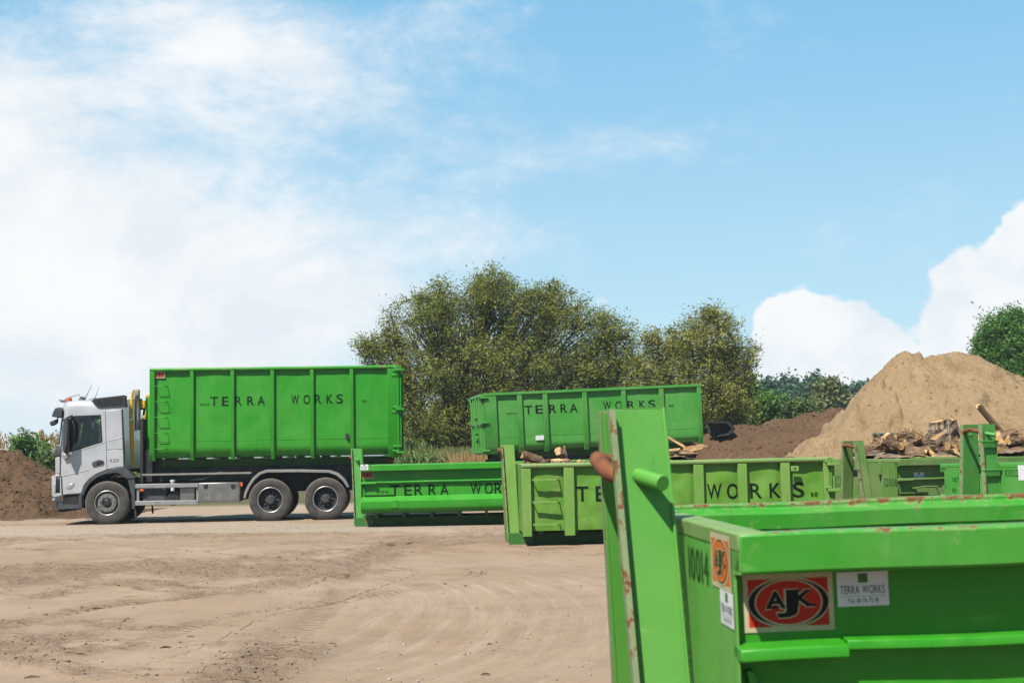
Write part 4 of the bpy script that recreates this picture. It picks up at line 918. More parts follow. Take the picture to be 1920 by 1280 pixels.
# ---- ribbed walls
def ribbed(bx, zf, z1, ribs, mats, curve=0.22, depth=0.085, amp=0.018, seed=0, rib_z0=None, rim=(0.10, 0.09), left='hook', right='door', rimr=True, weld=None, wide_l=None, wide_r=None, load=None):
    L, W_ = bx.L, bx.W; root = bx.root; rib_z0 = zf-0.02 if rib_z0 is None else rib_z0
    xs = sorted(ribs); bays = [(xs[i][1], xs[i+1][0]) for i in range(len(xs)-1)]
    rnd = random.Random(seed); bl = [rnd.uniform(-0.6, 1.0) for _ in bays]
    def disp(x, z):
        for k, (a, b_) in enumerate(bays):
            if a-0.001 <= x <= b_+0.001:
                u = (x-a)/(b_-a); v = (z-zf)/(z1-zf); wn = math.sin(math.pi*min(1, max(0, u)))**0.6*math.sin(math.pi*min(1, max(0, v*0.92+0.04)))**0.5
                nz = mn.noise(Vector((x*2.1+seed*7, z*1.9, seed)))*1.0 + mn.noise(Vector((x*5.5, z*5.0, seed+3)))*0.45
                return wn*amp*(bl[k]+nz)
        return 0.0
    def surf(x, z):
        ins = 0.0
        if curve and z < zf+curve:
            q = min(curve, zf+curve-z); ins = (curve - math.sqrt(max(0, curve*curve-q*q)))*0.62
        return -(W_/2-depth) - disp(x, z) + ins
    for sg in (1, -1):
        for (a, b_) in bays:
            nu, nv = (14, 18) if sg == 1 else (6, 10)
            def fn(u, v):
                x = lerp(a-0.012, b_+0.012, u); z = lerp(z1-0.03, zf, v); return (x, surf(min(b_, max(a, x)), z)*sg, z)
            mb = MB(); mb.grid(fn, nu, nv); mb.build('side_panel', mats['wall'], root, recalc=False, angle=60)
        for (a, b_) in xs:
            mb = MB(); y0, y1 = -W_/2, -(W_/2-depth-0.03)
            if curve: prof = [(y0*sg, z1-rim[1]), (y0*sg, zf+curve*0.7), ((y0+0.05)*sg, zf+curve*0.25), ((y0+0.10)*sg, rib_z0), ((y1+0.16)*sg, rib_z0), (y1*sg, zf+curve), (y1*sg, z1-rim[1])]
            else: prof = [(y0*sg, z1-rim[1]), (y0*sg, rib_z0), (y1*sg, rib_z0), (y1*sg, z1-rim[1])]
            mb.prism(prof, a, b_, 'x'); mb.build('rib', mats['rib'], root, bevel=0.006)
        mb = MB(); yo = -(W_/2+0.012)
        mb.box(-0.005, L+0.005, min(yo*sg, (yo+rim[0]+0.03)*sg), max(yo*sg, (yo+rim[0]+0.03)*sg), z1-rim[1], z1); mb.build('top_rim', mats['rim'] if sg == 1 else mats.get('rim_back', mats['rim']), root, bevel=0.036 if rimr else 0.006, seg=4)
        if weld:
            for (a, b_) in bays:
                wb = MB(); pts = [(lerp(a, b_, k/8), (surf(lerp(a, b_, k/8), weld)-0.002)*sg, weld) for k in range(9)]; wb.tube(pts, 0.006, 5); wb.build('weld_seam', mats['rib'], root)
    mb = MB(); mb.box(0.01, L-0.01, -W_/2+depth+0.14, W_/2-depth-0.14, zf-0.02, zf+0.004); mb.build('floor_plate', mats['low'], root)
    for kind, x, out in ((left, 0.0, -1), (right, L, 1)):
        if kind == 'hook':
            mb = MB(); mb.box(x-0.006, x+0.006, -W_/2+0.02, W_/2-0.02, zf-0.02, z1-0.02); mb.build('end_wall', mats['wall'], root)
            mb = MB(); mb.box(min(x-out*0.10, x+out*0.004), max(x-out*0.10, x+out*0.004), -W_/2+0.14, W_/2-0.14, z1-0.09, z1-0.003); mb.build('end_rim', mats['rim'], root, bevel=0.01)
        elif kind == 'door':
            door_end(bx, x, out, zf-0.04, z1-0.01, mats)
    return surf

def door_end(bx, x, out, z0, z1, mats):
    W_ = bx.W; H = z1-z0
    for sg in (-1, 1):
        d = MB(); y0, y1 = sg*0.012, sg*(W_/2-0.01); ya, yb = min(y0, y1), max(y0, y1)
        d.box(min(x+out*0.010, x+out*0.045), max(x+out*0.010, x+out*0.045), ya, yb, z0, z1); leaf = d.build('door', mats['wall'], bx.root, bevel=0.006)
        xa, xb = x+out*0.046, x+out*0.105; xa, xb = min(xa, xb), max(xa, xb)
        for yy_ in (ya+0.04, (ya+yb)/2-0.04, yb-0.12):
            r_ = MB(); r_.box(xa, xb, yy_, yy_+0.08, z0+0.08, z1-0.10); r_.build('door_rib', mats['rib'], leaf, bevel=0.006)
        for zz_ in (z1-0.085, z0+H*0.48, z0+0.005):
            r_ = MB(); r_.box(xa, xb+0.004, ya+0.02, yb-0.02, zz_, zz_+0.075); r_.build('door_rail', mats['rib'], leaf, bevel=0.006)
        for zz_ in (z1-0.14, z0+H*0.50, z0+0.05):
            h_ = MB(); yh = sg*(W_/2-0.06); xq = x+out*0.05
            h_.box(xq-0.10, xq+0.13, min(yh, yh+sg*0.12), max(yh, yh+sg*0.12), zz_, zz_+0.055); h_.box(xq-0.13, xq-0.02, min(yh, yh+sg*0.095), max(yh, yh+sg*0.095), zz_+0.058, zz_+0.09); h_.build('hinge', mats['rib'], leaf, bevel=0.006)
    lk = MB(); xq = x+out*0.13
    lk.tube([(xq, -0.10, z0+0.10), (xq, -0.10, z1-0.15)], 0.022, 10); lk.tube([(xq, -0.10, z0+H*0.30), (xq+out*0.03, -0.45, z0+H*0.27)], 0.014, 8)
    for zz_ in (z0+H*0.22, z0+H*0.34, z0+H*0.6): lk.box(xq-0.04, xq+0.03, -0.16, -0.04, zz_, zz_+0.05)
    lk.build('lock_bar', mats['rib'], bx.root, bevel=0.003)

def rungs(bx, spots, surf, so=0.10, r=0.011, bent=0.0, mat_=None):
    for (x0, x1, z) in spots:
        ys = -bx.W/2+0.05; y = -bx.W/2-so+0.07; rr_ = random.Random(int(z*1000))
        b1 = rr_.uniform(-bent, bent)
        mb = MB(); mb.tube([(x0, ys, z), (x0+0.01, y, z-0.005), (lerp(x0, x1, .5), y-b1, z-0.01-abs(b1)*0.4), (x1-0.03, y, z-0.003), (x1+0.03, surf(x1, z) if surf else ys, z-0.02)], r, 8)
        if bent: mb.box(x0, x1-0.03, y-0.012, y+0.022, z-0.020, z+0.018)
        mb.build('rung', mat_ or M['green'], bx.root)

# ============ container on the lorry
LY0 = 36.0
tz = at(280, 690, LY0).z
TYAW = rad(4.3)
A = Box('roll_off_container', 'tall ribbed green container riding on the silver lorry', 280, LY0, 2.5, 6.3, TYAW, 0, tz-2.52)
A.L = A.side(745, 770)[0]
mA = dict(wall=M['green'], rib=M['green'], rim=M['green_rim'], low=M['green_low'], post=M['green'])
def xA(px): return A.side(px, 770)[0]
ribsA = [(0.0, xA(289.5))] + [(xA(c-3.4), xA(c+3.4)) for c in (359.5, 435.5, 510.5, 585, 659.5)] + [(xA(727), A.L)]
sA = ribbed(A, 0.25, 2.52, ribsA, mA, curve=0.24, amp=0.020, seed=1, rib_z0=0.17, weld=A.side(460, 825)[1])
skids(A, A.L, 0.25, mA)
hook_frame(A, 0.0, -1, 1.83, 1.57, mA, foot=False)
rungs(A, [(xA(290), xA(311), A.side(300, py)[1]) for py in (723.5, 752.5, 782, 811, 841)], sA, so=0.14, r=0.010)
c2 = lambda a, b_, t, bt: (240+a/3.764, 240+b_/3.764, 660+t/3.764, 660+bt/3.764)
lettering(A, [(ch,)+c2(*q) for ch, q in zip('TERRAWORKS', ((580, 635, 315, 378), (663, 708, 315, 378), (755, 803, 313, 376), (840, 890, 312, 375), (912, 966, 310, 374), (1150, 1206, 303, 366), (1237, 1285, 302, 365), (1318, 1365, 300, 363), (1400, 1446, 299, 362), (1470, 1517, 297, 361)))]
          + [('W',)+c2(a, a+21, 361, 379) for a in (503, 529, 555)] + [('B',)+c2(1655, 1668, 337, 354), ('E',)+c2(1673, 1684, 337, 354)], sA, -1.2)
def side_fn(bx, px, py_bottom, yl, fn=None, dl=0.0006):
    x0, z0 = bx.side(px, py_bottom, yl)
    return lambda u, v, ly: (x0+u, (fn(x0+u, z0+v) if fn else yl)-0.012-dl*ly, z0+v)
sticker(A, side_fn(A, 288, 709, -1.165, lambda x, z: -1.185), 0.29, 0.165, True)
for (px, py) in ((290, 690), (743, 745)): pass
hb = MB()
for zz_ in (2.36, 1.42, 0.42): hb.box(A.L-0.11, A.L+0.10, -1.275, -1.17, zz_, zz_+0.05); hb.box(A.L-0.13, A.L+0.02, -1.272, -1.19, zz_-0.12, zz_-0.075)
hb.build('hinge_block', M['green'], A.root, bevel=0.006)
mb = MB(); xk, zk = A.side(652, 816); mb.box(xk-0.06, xk+0.02, -1.21, -1.16, zk-0.06, zk+0.05); mb.box(xk-0.03, xk+0.07, -1.225, -1.175, zk-0.10, zk-0.03); mb.build('lashing_hook', M['chassis'], A.root, bevel=0.006)

# ============ rear container on a trailer
BYn = 41.0
B = Box('roll_off_container', 'ribbed green container behind the others with its doors facing left', 914, BYn, 2.45, 6.55, rad(9.5), rad(1.9), 0.0)
zb_ = B.side(922, 848)[1]; zt_ = B.side(922, 736.5)[1]; B.root.location.z = zb_-0.12; B.Mx = Matrix.Translation(B.root.location) @ (Matrix.Rotation(rad(9.5), 4, 'Z') @ Matrix.Rotation(-rad(1.9), 4, 'Y')); B.inv = B.Mx.inverted()
z0B, z1B = B.side(922, 848)[1], B.side(922, 736.5)[1]
B.L = B.side(1318, 800)[0]
mB = dict(wall=M['pale'], rib=M['pale'], rim=M['pale'], low=M['green_low'], post=M['pale'])
c4 = lambda x: 860+x/3.556
d4 = lambda y: 680+y/3.556
def xB(cx): return B.side(c4(cx), 780)[0]
ribsB = [(0.0, xB(256))] + [(xB(a), xB(b_)) for a, b_ in ((395, 428), (568, 598), (832, 862), (1092, 1122), (1345, 1376))] + [(xB(1600), B.L)]
sB = ribbed(B, z0B+0.02, z1B, ribsB, mB, curve=0.20, amp=0.016, seed=2, rib_z0=z0B-0.05, left='door', right='hook', weld=B.side(1000, 817)[1], rim=(0.09, 0.075), rimr=False)
B.zs = z0B
skids(B, B.L, z0B, mB, z0=z0B-0.205)
lettering(B, [(ch, c4(a), c4(b_), d4(t), d4(bt)) for ch, (a, b_, t, bt) in zip('TERRAWORKS', ((440, 487, 285, 342), (513, 560, 281, 338), (605, 652, 277, 335), (680, 722, 274, 332), (742, 792, 271, 330), (965, 1015, 258, 312), (1045, 1087, 256, 309), (1128, 1172, 253, 306), (1205, 1243, 250, 303), (1265, 1310, 248, 301)))]
          + [('W', c4(a), c4(a+20), d4(331), d4(347)) for a in (320, 343, 366)] + [('B', c4(1402), c4(1414), d4(279), d4(292)), ('E', c4(1419), c4(1431), d4(279), d4(292))], sB, -1.14)
mb = MB(); (xa, za), (xb_, zb2) = B.side(c4(512), d4(516), -1.14), B.side(c4(565), d4(482), -1.14); mb.flat([(xa, za), (xb_, za), (xb_, zb2), (xa, zb2)], -1.19); mb.build('blank_label', M['white_label'], B.root, recalc=False)

# ============ low ledged containers
def ledged(bx, mats, L, rimtop=1.39, back=None, far_detail=True):
    W_ = bx.W; root = bx.root; h = W_/2; k = rimtop/1.39
    Z = lambda z: z*k
    for sg in (-1, 1):
        def part(name, prof, mat_, x0=0.0, x1=L, bev=0.006):
            mb = MB(); mb.beam([(sg*(h-y), Z(z)) for y, z in prof], x0, x1, max(4, int((x1-x0)*7)), 0.0055 if name in ('top_rim', 'ledge') else 0.0, seed=len(name)+sg); return mb.build(name, mat_, root, bevel=bev, angle=25)
        part('top_rim', [(0, 1.255), (0, 1.39), (0.11, 1.39), (0.11, 1.36), (0.155, 1.345), (0.155, 1.255)], mats['rim'] if sg < 0 else mats['rim_back'], bev=0.010)
        part('upper_wall', [(0.142, 0.62), (0.142, 1.253), (0.150, 1.253), (0.150, 0.62)], mats['wall'], bev=0)
        part('ledge', [(0.075, 0.985), (0.075, 1.003), (0.080, 1.018), (0.1415, 1.022), (0.1415, 0.985)], mats['wall'], 0.36, L, 0.004)
        part('ledge', [(0.035, 0.965), (0.035, 0.990), (0.040, 1.008), (0.1415, 1.018), (0.1415, 0.965)], mats['wall'], 0.0, 0.355, 0.006)
        cv_ = [(0.0+0.20*(1-math.cos(q)), 0.45-0.145*math.sin(q)) for q in [i*math.pi/2/6 for i in range(7)]]
        part('skirt', [(0.14, 0.69), (0.0, 0.576)] + cv_ + [(0.26, 0.305), (0.26, 0.32), (0.20, 0.34), (0.02, 0.47), (0.02, 0.565), (0.14, 0.67)], mats['wall'], 0.0, L, 0.0)
        mb = MB(); mb.box(0.68, 0.83, min(sg*(h+0.012), sg*(h-0.02)), max(sg*(h+0.012), sg*(h-0.02)), Z(0.43), Z(0.60)); mb.build('skirt_step', mats['wall'], root, bevel=0.006)
        mb = MB(); mb.prism([(0.03, Z(0.93)), (0.06, Z(0.72)), (0.74, Z(0.72)), (0.70, Z(0.745)), (0.09, Z(0.745)), (0.055, Z(0.93))], min(sg*(h-0.10), sg*(h-0.1405)), max(sg*(h-0.10), sg*(h-0.1405)), 'y'); mb.build('climbing_rung', mats['wall'], root, bevel=0.004)
    mb = MB(); mb.prism([(-h+0.003, Z(0.40)), (-h+0.003, Z(0.57)), (-h+0.095, Z(0.66)), (-h+0.095, Z(1.25)), (-h+0.004, Z(1.257)), (-h+0.004, rimtop-0.062), (h-0.004, rimtop-0.062), (h-0.004, Z(1.257)), (h-0.095, Z(1.25)), (h-0.095, Z(0.66)), (h-0.003, Z(0.57)), (h-0.003, Z(0.40)), (h-0.2, Z(0.30)), (-h+0.2, Z(0.30))], 0.0, 0.008, 'x'); ew = mb.build('end_wall', mats['end'], root)
    mb = MB(); mb.box(-0.002, 0.10, -h+0.002, h-0.002, rimtop-0.06, rimtop+0.003); mb.build('end_rim', mats['end_rim'], root, bevel=0.008)
    mb = MB(); mb.box(L-0.01, L+0.03, -h, h, Z(0.30), rimtop-0.02); mb.build('tailgate', mats['wall'], root)
    mb = MB(); mb.box(0.01, L-0.012, -h+0.16, h-0.16, Z(0.305), Z(0.325)); mb.build('floor_plate', mats['low'], root)
    skids(bx, L, Z(0.30), mats)

C = Box('roll_off_container', 'low green container with ledged side between lorry and faded container', 676, 32.0, 2.4, 6.0, rad(1.5), rad(0.35))
mC = dict(wall=M['green'], rim=M['green'], rim_back=M['green_rim'], end=M['green'], end_rim=M['green_rim'], low=M['green_low'], post=M['pale'])
ledged(C, mC, C.L); hook_frame(C, 0.0, -1, 1.775, 1.57, mC, edge=M['edge_rust'])
c7 = lambda a, b_, t, bt: (600+a/5.333, 600+b_/5.333, 820+t/5.333, 820+bt/5.333)
lettering(C, [(ch,)+c7(*q) for ch, q in zip('TERRAWORKS', ((705, 795, 474, 582), (843, 918, 472, 580), (945, 1028, 470, 578), (1085, 1165, 468, 576), (1200, 1287, 465, 573), (1505, 1612, 456, 566), (1648, 1728, 455, 565), (1745, 1825, 453, 563), (1880, 1960, 450, 560), (1990, 2070, 448, 558)))]
          + [('W',)+c7(a, a+33, 530, 558) for a in (563, 608, 652)], lambda x, z: -1.2+0.142, -1.058)
firm_label(C, side_fn(C, 675.5, 881, -1.2, lambda x, z: -1.192), 0.18, 0.125)
sticker(C, side_fn(C, 676, 897.5, -1.05, lambda x, z: -1.05), 0.295, 0.175, True)

D = Box('roll_off_container', 'green container close to the camera numbered 10014 at the right', 1392, 4.58, 2.4, 6.0, rad(3.2), rad(0.9))
zr = D.side(1394, 997)[1]
mD = dict(wall=M['fore'], rim=M['fore_rim'], rim_back=M['fore_rim_back'], end=M['fore_post'], end_rim=M['old_rim'], low=M['green_low'], post=M['fore_post'])
ledged(D, mD, D.L, 1.348); hook_frame(D, 0.0, -1, 1.785, 1.57, mD, d0=(0.212, 0.0), d1=(0.273, 0.050), bulge=0.06, weld=True, bar_tilt=0.028, edge=M['edge_rust'], foot=True)
sticker(D, side_fn(D, 1396, 1186, -1.06, lambda x, z: -1.05), 0.30, 0.188, True)
firm_label(D, side_fn(D, 1571, 1137, -1.06, lambda x, z: -1.05), 0.172, 0.112)
def end_fn(bx, px, py, dl=0.0006):
    y0, z0 = bx.end(px, py, 0.0); return lambda u, v, ly: (-0.003-dl*ly, y0-u, z0+v)
sticker(D, end_fn(D, 1337, 1095), 0.33, 0.185, False)
firm_label(D, end_fn(D, 1354, 1166), 0.215, 0.115)
mb = MB(); f_ = end_fn(D, 1294, 1081); x_ = 0.0
for ch in '10014':
    V, Fc = glyph(ch); xs_ = [p[0] for p in V]; k_ = 0.118/CAP; wd = (max(xs_)-min(xs_))*k_
    mb.add([f_(x_+(a-min(xs_))*k_, b_*k_, 1) for a, b_ in V], Fc); x_ += wd+0.030
mb.build('number', M['num_print'], D.root, recalc=False, smooth=False)

# ============ faded ribbed container with firewood
E = Box('roll_off_container', 'faded yellowish green ribbed container loaded with firewood', 978, 24.7, 2.42, 5.45, rad(3.6), rad(0.25))
mE = dict(wall=M['old'], rib=M['old_post'], rim=M['old_rim'], rim_back=M['rust_rim'], low=M['green_low'], post=M['old_post'])
E.L = E.side(1556, 900)[0]
def xE(px): return E.side(px, 920)[0]
ribsE = [(0.0, xE(996))] + [(xE(a), xE(b_)) for a, b_ in ((1058, 1077), (1139, 1157), (1220, 1238), (1302, 1320.5), (1385, 1402), (1465.5, 1482.5))] + [(xE(1546), E.L)]
zE = E.side(1000, 868.5)[1]
sE = ribbed(E, 0.26, zE, ribsE, mE, curve=0, depth=0.10, amp=0.042, seed=5, rib_z0=0.17, rim=(0.11, 0.085), right='door')
skids(E, E.L, 0.26, mE); hook_frame(E, 0.0, -1, 1.76, 1.66, mE, edge=M['edge_rust'], peg=False)
c8 = lambda x, y: (920+x/6, 830+y/6)
rungs(E, [(E.side(998, 900)[0], E.side(1046, 900)[0], E.side(1000, py)[1]) for py in (899, 941, 983)], sE, so=0.13, r=0.012, bent=0.035, mat_=M['old_post'])
c9 = lambda a, b_, t, bt: (1240+a/2.824, 1240+b_/2.824, 740+t/2.824, 740+bt/2.824)
lettering(E, [('T', 1081, 1103, 911.7, 939.2), ('E', 1117, 1135, 911, 939), ('R', 1160, 1182, 910, 938), ('R', 1190, 1212, 910, 938), ('A', 1228, 1250, 909, 937)]
          + [(ch,)+c9(*q) for ch, q in zip('WORKS', ((243, 318, 471, 550), (348, 408, 470, 549), (472, 530, 468, 546), (572, 632, 466, 543), (700, 760, 464, 541)))] + [('B',)+c9(796, 811, 517, 539), ('E',)+c9(817, 832, 516, 538)], sE, -1.13)
mb = MB(); (xa, za), (xb_, zb2) = E.side(1483, 883), E.side(1497, 873); mb.box(xa, xb_, -1.235, -1.20, za, zb2); mb.build('eye_plate', M['old_post'], E.root, bevel=0.004)
mb = MB(); mb.lathe([(0.0, 0), (0.018, 0), (0.018, 0.004), (0, 0.004)], ((xa+xb_)/2, -1.2385, (za+zb2)/2), 'y', 14); mb.build('eye_hole', M['black'], E.root)

# ============ drab container 12006 with logs
F_ = Box('roll_off_container', 'drab green container numbered 12006 heaped with logs and a stump', 1686, 27.0, 2.42, 6.0, rad(22), 0.0)
mF = dict(wall=M['drab'], rim=M['drab'], rim_back=M['drab'], end=M['drab'], end_rim=M['old_rim'], low=M['green_low'], post=M['drab'])
zF = F_.side(1690, 860)[1]
ledged(F_, mF, F_.L, zF); hook_frame(F_, 0.0, -1, at(1612, 826, 27.9).z, at(1595, 836, 27.9).z, mF, edge=M['edge_rust'], peg=False)
def end_text(bx, txt, px, py, h, mat_, wide=0.62, name='number'):
    f_ = end_fn(bx, px, py); mb = MB(); x_ = 0.0
    for ch in txt:
        if ch == ' ': x_ += h*0.4; continue
        V, Fc = glyph(ch); xs_ = [p[0] for p in V]; k_ = h/CAP
        mb.add([f_(x_+(a-min(xs_))*k_*wide, b_*k_, 1) for a, b_ in V], Fc); x_ += ((max(xs_)-min(xs_))*wide+0.08)*k_
    return mb.build(name, mat_, bx.root, recalc=False, smooth=False)
end_text(F_, '12006', 1659, 911, 0.15, M['num_print'], 0.8)
end_text(F_, 'NETTO', 1561, 902, 0.10, M['num_print'], 0.9, 'stencil'); end_text(F_, 'GEWIG', 1561, 914, 0.10, M['num_print'], 0.9, 'stencil')
firm_label(F_, side_fn(F_, 1714, 900, -1.07, lambda x, z: -1.06), 0.235, 0.15)
for zz_, yy_ in ((zF-0.30, 0.62), (zF-0.30, -0.62)):
    mb = MB(); mb.box(-0.03, -0.004, yy_-0.04, yy_+0.04, zz_, zz_+0.26); mb.build('lashing_strap_plate', M['drab'], F_.root, bevel=0.004)
    mb = MB(); mb.prism([(yy_-0.035, zz_+0.02), (yy_+0.035, zz_+0.02), (yy_, zz_-0.12)], -0.026, -0.006, 'x'); mb.build('lashing_wedge', M['black'], F_.root)
mb = MB(); xq, zq = F_.side(1716, 915, -1.2); xq2, _ = F_.side(1762, 915, -1.2); mb.tube([(xq, -1.06, zq), (xq+.02, -1.15, zq), (lerp(xq, xq2, .5), -1.16, zq+0.03), (xq2, -1.15, zq+0.02), (xq2+.02, -1.06, zq)], 0.014, 8); mb.build('climbing_bar', M['drab'], F_.root)

# ============ pale container 10002 with stepped hook frame
G = Box('roll_off_container', 'bright green container numbered 10002 with stepped hook post at right edge', 1955, 21.9, 2.2, 5.6, rad(27), 0.0)
mG = dict(wall=M['pale'], rim=M['pale'], rim_back=M['pale'], end=M['pale'], end_rim=M['pale'], low=M['green_low'], post=M['pale'])
zG = G.end(1900, 869)[1]
ledged(G, mG, G.L, zG); zgt = at(1840, 795, 22.5).z
hook_frame(G, 0.0, -1, zgt, zgt-0.10, mG, yt=0.16, yb=0.26, d0=(0.40, 0.0), d1=(0.36, 0.04), edge=M['edge_rust'], steps=[(zgt-0.27, 0.2), (zgt-0.72, 0.2)], foot=True)
end_text(G, '10002', 1885, 893, 0.112, M['num_print'], 0.75)
end_text(G, 'NET', 1787, 903, 0.075, M['num_print'], 0.7, 'stencil'); end_text(G, 'IER', 1786, 923, 0.075, M['num_print'], 0.7, 'stencil')
f_ = end_fn(G, 1910, 900); mb = MB(); mb.add([f_(0, 0, 1), f_(0.30, 0, 1), f_(0.30, 0.235, 1), f_(0, 0.235, 1)], [(0, 1, 2, 3)]); mb.build('blank_label', M['white_label'], G.root, recalc=False)
# ------------------------------------------------------------------ hook-lift lorry
T = Box('hook_lift_truck', 'silver three-axle hook-lift lorry parked at the left carrying the tall container', 95, LY0-0.19, 2.5, 8.9, TYAW, 0, 0.0, group=None)
T.root['category'] = 'truck'; TR = T.root
q1 = lambda x, y: T.side(60+x/3.764, 660+y/3.764)
q2 = lambda x, y: T.side(240+x/3.764, 660+y/3.764)
q6 = lambda x, y: T.side(80+x/7.11, 720+y/7.11)
def P1(*pts): return [q1(*p) for p in pts]
def P2(*pts): return [q2(*p) for p in pts]
def bool_cut(o, cutters):
    for c in cutters:
        m = o.modifiers.new('cut', 'BOOLEAN'); m.operation = 'DIFFERENCE'; m.object = c; m.solver = 'EXACT'
        try: m.material_mode = 'TRANSFER'
        except Exception: pass
    dg = bpy.context.evaluated_depsgraph_get(); dg.update()
    me = bpy.data.meshes.new_from_object(o.evaluated_get(dg)); o.modifiers.clear(); old = o.data; o.data = me; bpy.data.meshes.remove(old)
    for c in cutters: bpy.data.objects.remove(c)
FRONT = [(1105, 139), (1000, 136), (870, 135), (760, 133), (700, 138), (655, 149), (560, 163), (465, 177), (400, 187), (362, 194), (346, 215), (338, 245), (334, 300)]
ztab = [(q1(0, cy)[1], q1(cx, cy)[0]) for cy, cx in FRONT]
def front_x(z):
    for (z0, x0), (z1, x1) in zip(ztab[:-1], ztab[1:]):
        if z <= z1: return lerp(x0, x1, max(0, (z-z0)/(z1-z0)))
    return ztab[-1][1]
def outline(f, w_, r=0.24, n=7):
    pts = []
    for k in range(n): q = math.pi/2*k/(n-1); pts.append((f+0.05+r-r*math.sin(q), -w_+r-r*math.cos(q)))
    pts += [(f+0.018, -w_*0.55), (f, 0.0)]
    return pts + [(x, -y) for x, y in pts[:-1][::-1]]
def loft(levels, xb):
    """closed shell from stacked plan outlines; levels [(z, front x, half width)]"""
    mb = MB(); rings = []
    for z, f, w_ in levels: rings.append([(xb if not callable(xb) else xb(z), -w_, z)] + [(x, y, z) for x, y in outline(f, w_)] + [(xb if not callable(xb) else xb(z), w_, z)])
    n = len(rings[0]); v = [p for r_ in rings for p in r_]; f = []
    for i in range(len(rings)-1):
        for k in range(n): f.append((i*n+k, i*n+(k+1) % n, (i+1)*n+(k+1) % n, (i+1)*n+k))
    f.append(tuple(range(n-1, -1, -1))); f.append(tuple((len(rings)-1)*n+k for k in range(n))); mb.add(v, f); return mb
def skin(levels, xend, off, name, mat_, parent):
    mb = MB(); rings = []
    for z, f, w_ in levels: rings.append([(xend, -w_-off, z)] + [(x-off, y*(w_+off)/w_, z) for x, y in outline(f, w_)] + [(xend, w_+off, z)])
    n = len(rings[0]); f = [(i*n+k, i*n+k+1, (i+1)*n+k+1, (i+1)*n+k) for i in range(len(rings)-1) for k in range(n-1)]
    mb.add([p for r_ in rings for p in r_], f); o = mb.build(name, mat_, parent, recalc=False); s_ = o.modifiers.new('thick', 'SOLIDIFY'); s_.thickness = 0.012; s_.offset = 1.0 if False else 0.0; return o
zl = lambda cy: q1(300, cy)[1]
xbk = lambda z: lerp(q1(656, 815)[0], q1(642, 390)[0], min(1, max(0, (z-zl(815))/(zl(390)-zl(815)))))
HW = 1.236
upper = [(z, front_x(z), HW) for z in (zl(830), zl(800), zl(760), zl(730), zl(700), zl(655), zl(610), zl(560), zl(510), zl(465), zl(430), zl(400))] + [(zl(375), front_x(zl(375)), HW-0.006), (zl(358), front_x(zl(358)), HW-0.03), (zl(345), front_x(zl(345)), HW-0.09), (zl(336), front_x(zl(336))+0.05, HW-0.22)]
cab = loft(upper, xbk).build('cab_body', [M['silver'], M['seat']], TR)
x_c = q1(215, 0)[0]
cut1 = MB(); cut1.box(q1(215, 600)[0], q1(615, 600)[0], -1.14, 1.14, zl(790), zl(385)); k1 = cut1.build('k', [M['seat']], None, smooth=False)
cut2 = MB(); cut2.prism(P1((262, 480), (300, 458), (480, 449), (491, 630), (385, 664), (262, 700)), -1.5, 1.5, 'y'); k2 = cut2.build('k', [M['seat']], None, smooth=False)
cut3 = MB(); cut3.prism(P1((60, 652), (190, 652), (213, 472), (60, 472)), -1.5, 1.5, 'y'); k3 = cut3.build('k', [M['seat']], None, smooth=False)
cut4 = MB(); cut4.box(q1(120, 560)[0], q1(235, 560)[0], -1.07, 1.07, zl(651), zl(474)); k4 = cut4.build('k', [M['seat']], None, smooth=False)
for k_ in (k1, k2, k3, k4): k_.parent = TR
bpy.context.view_layer.update()
bool_cut(cab, [k1, k2, k3, k4])
ws = [(z, front_x(z)+0.01, HW-0.01) for z in [lerp(zl(654), zl(470), i/6) for i in range(7)]]
skin(ws, q1(196, 600)[0], 0.0, 'windscreen', M['glass'], TR)
lower = [(z, front_x(z), HW) for z in (zl(1000), zl(960), zl(900), zl(860), zl(832))]
loft(lower, q1(347, 900)[0]).build('cab_lower', M['silver'], TR)
skin([(z, front_x(z), HW) for z in (zl(738), zl(715), zl(690), zl(656))], q1(196, 700)[0], 0.012, 'scuttle_panel', M['grey_plastic'], TR)
skin([(z, front_x(z), HW) for z in (zl(990), zl(950), zl(905), zl(872))], q1(168, 900)[0], 0.014, 'front_grille', M['black'], TR)
bp = [(z, front_x(zl(1000))-0.01+0.02*i, HW+0.012) for i, z in enumerate((zl(1052), zl(1075), zl(1106)))]
loft(bp[::-1], q1(216, 1080)[0]).build('bumper', M['grey_plastic'], TR)
mb = MB(); mb.box(q1(168, 0)[0], q1(216, 0)[0], -0.9, 0.9, zl(1128), zl(1107)); mb.build('bumper_spoiler', M['black'], TR)
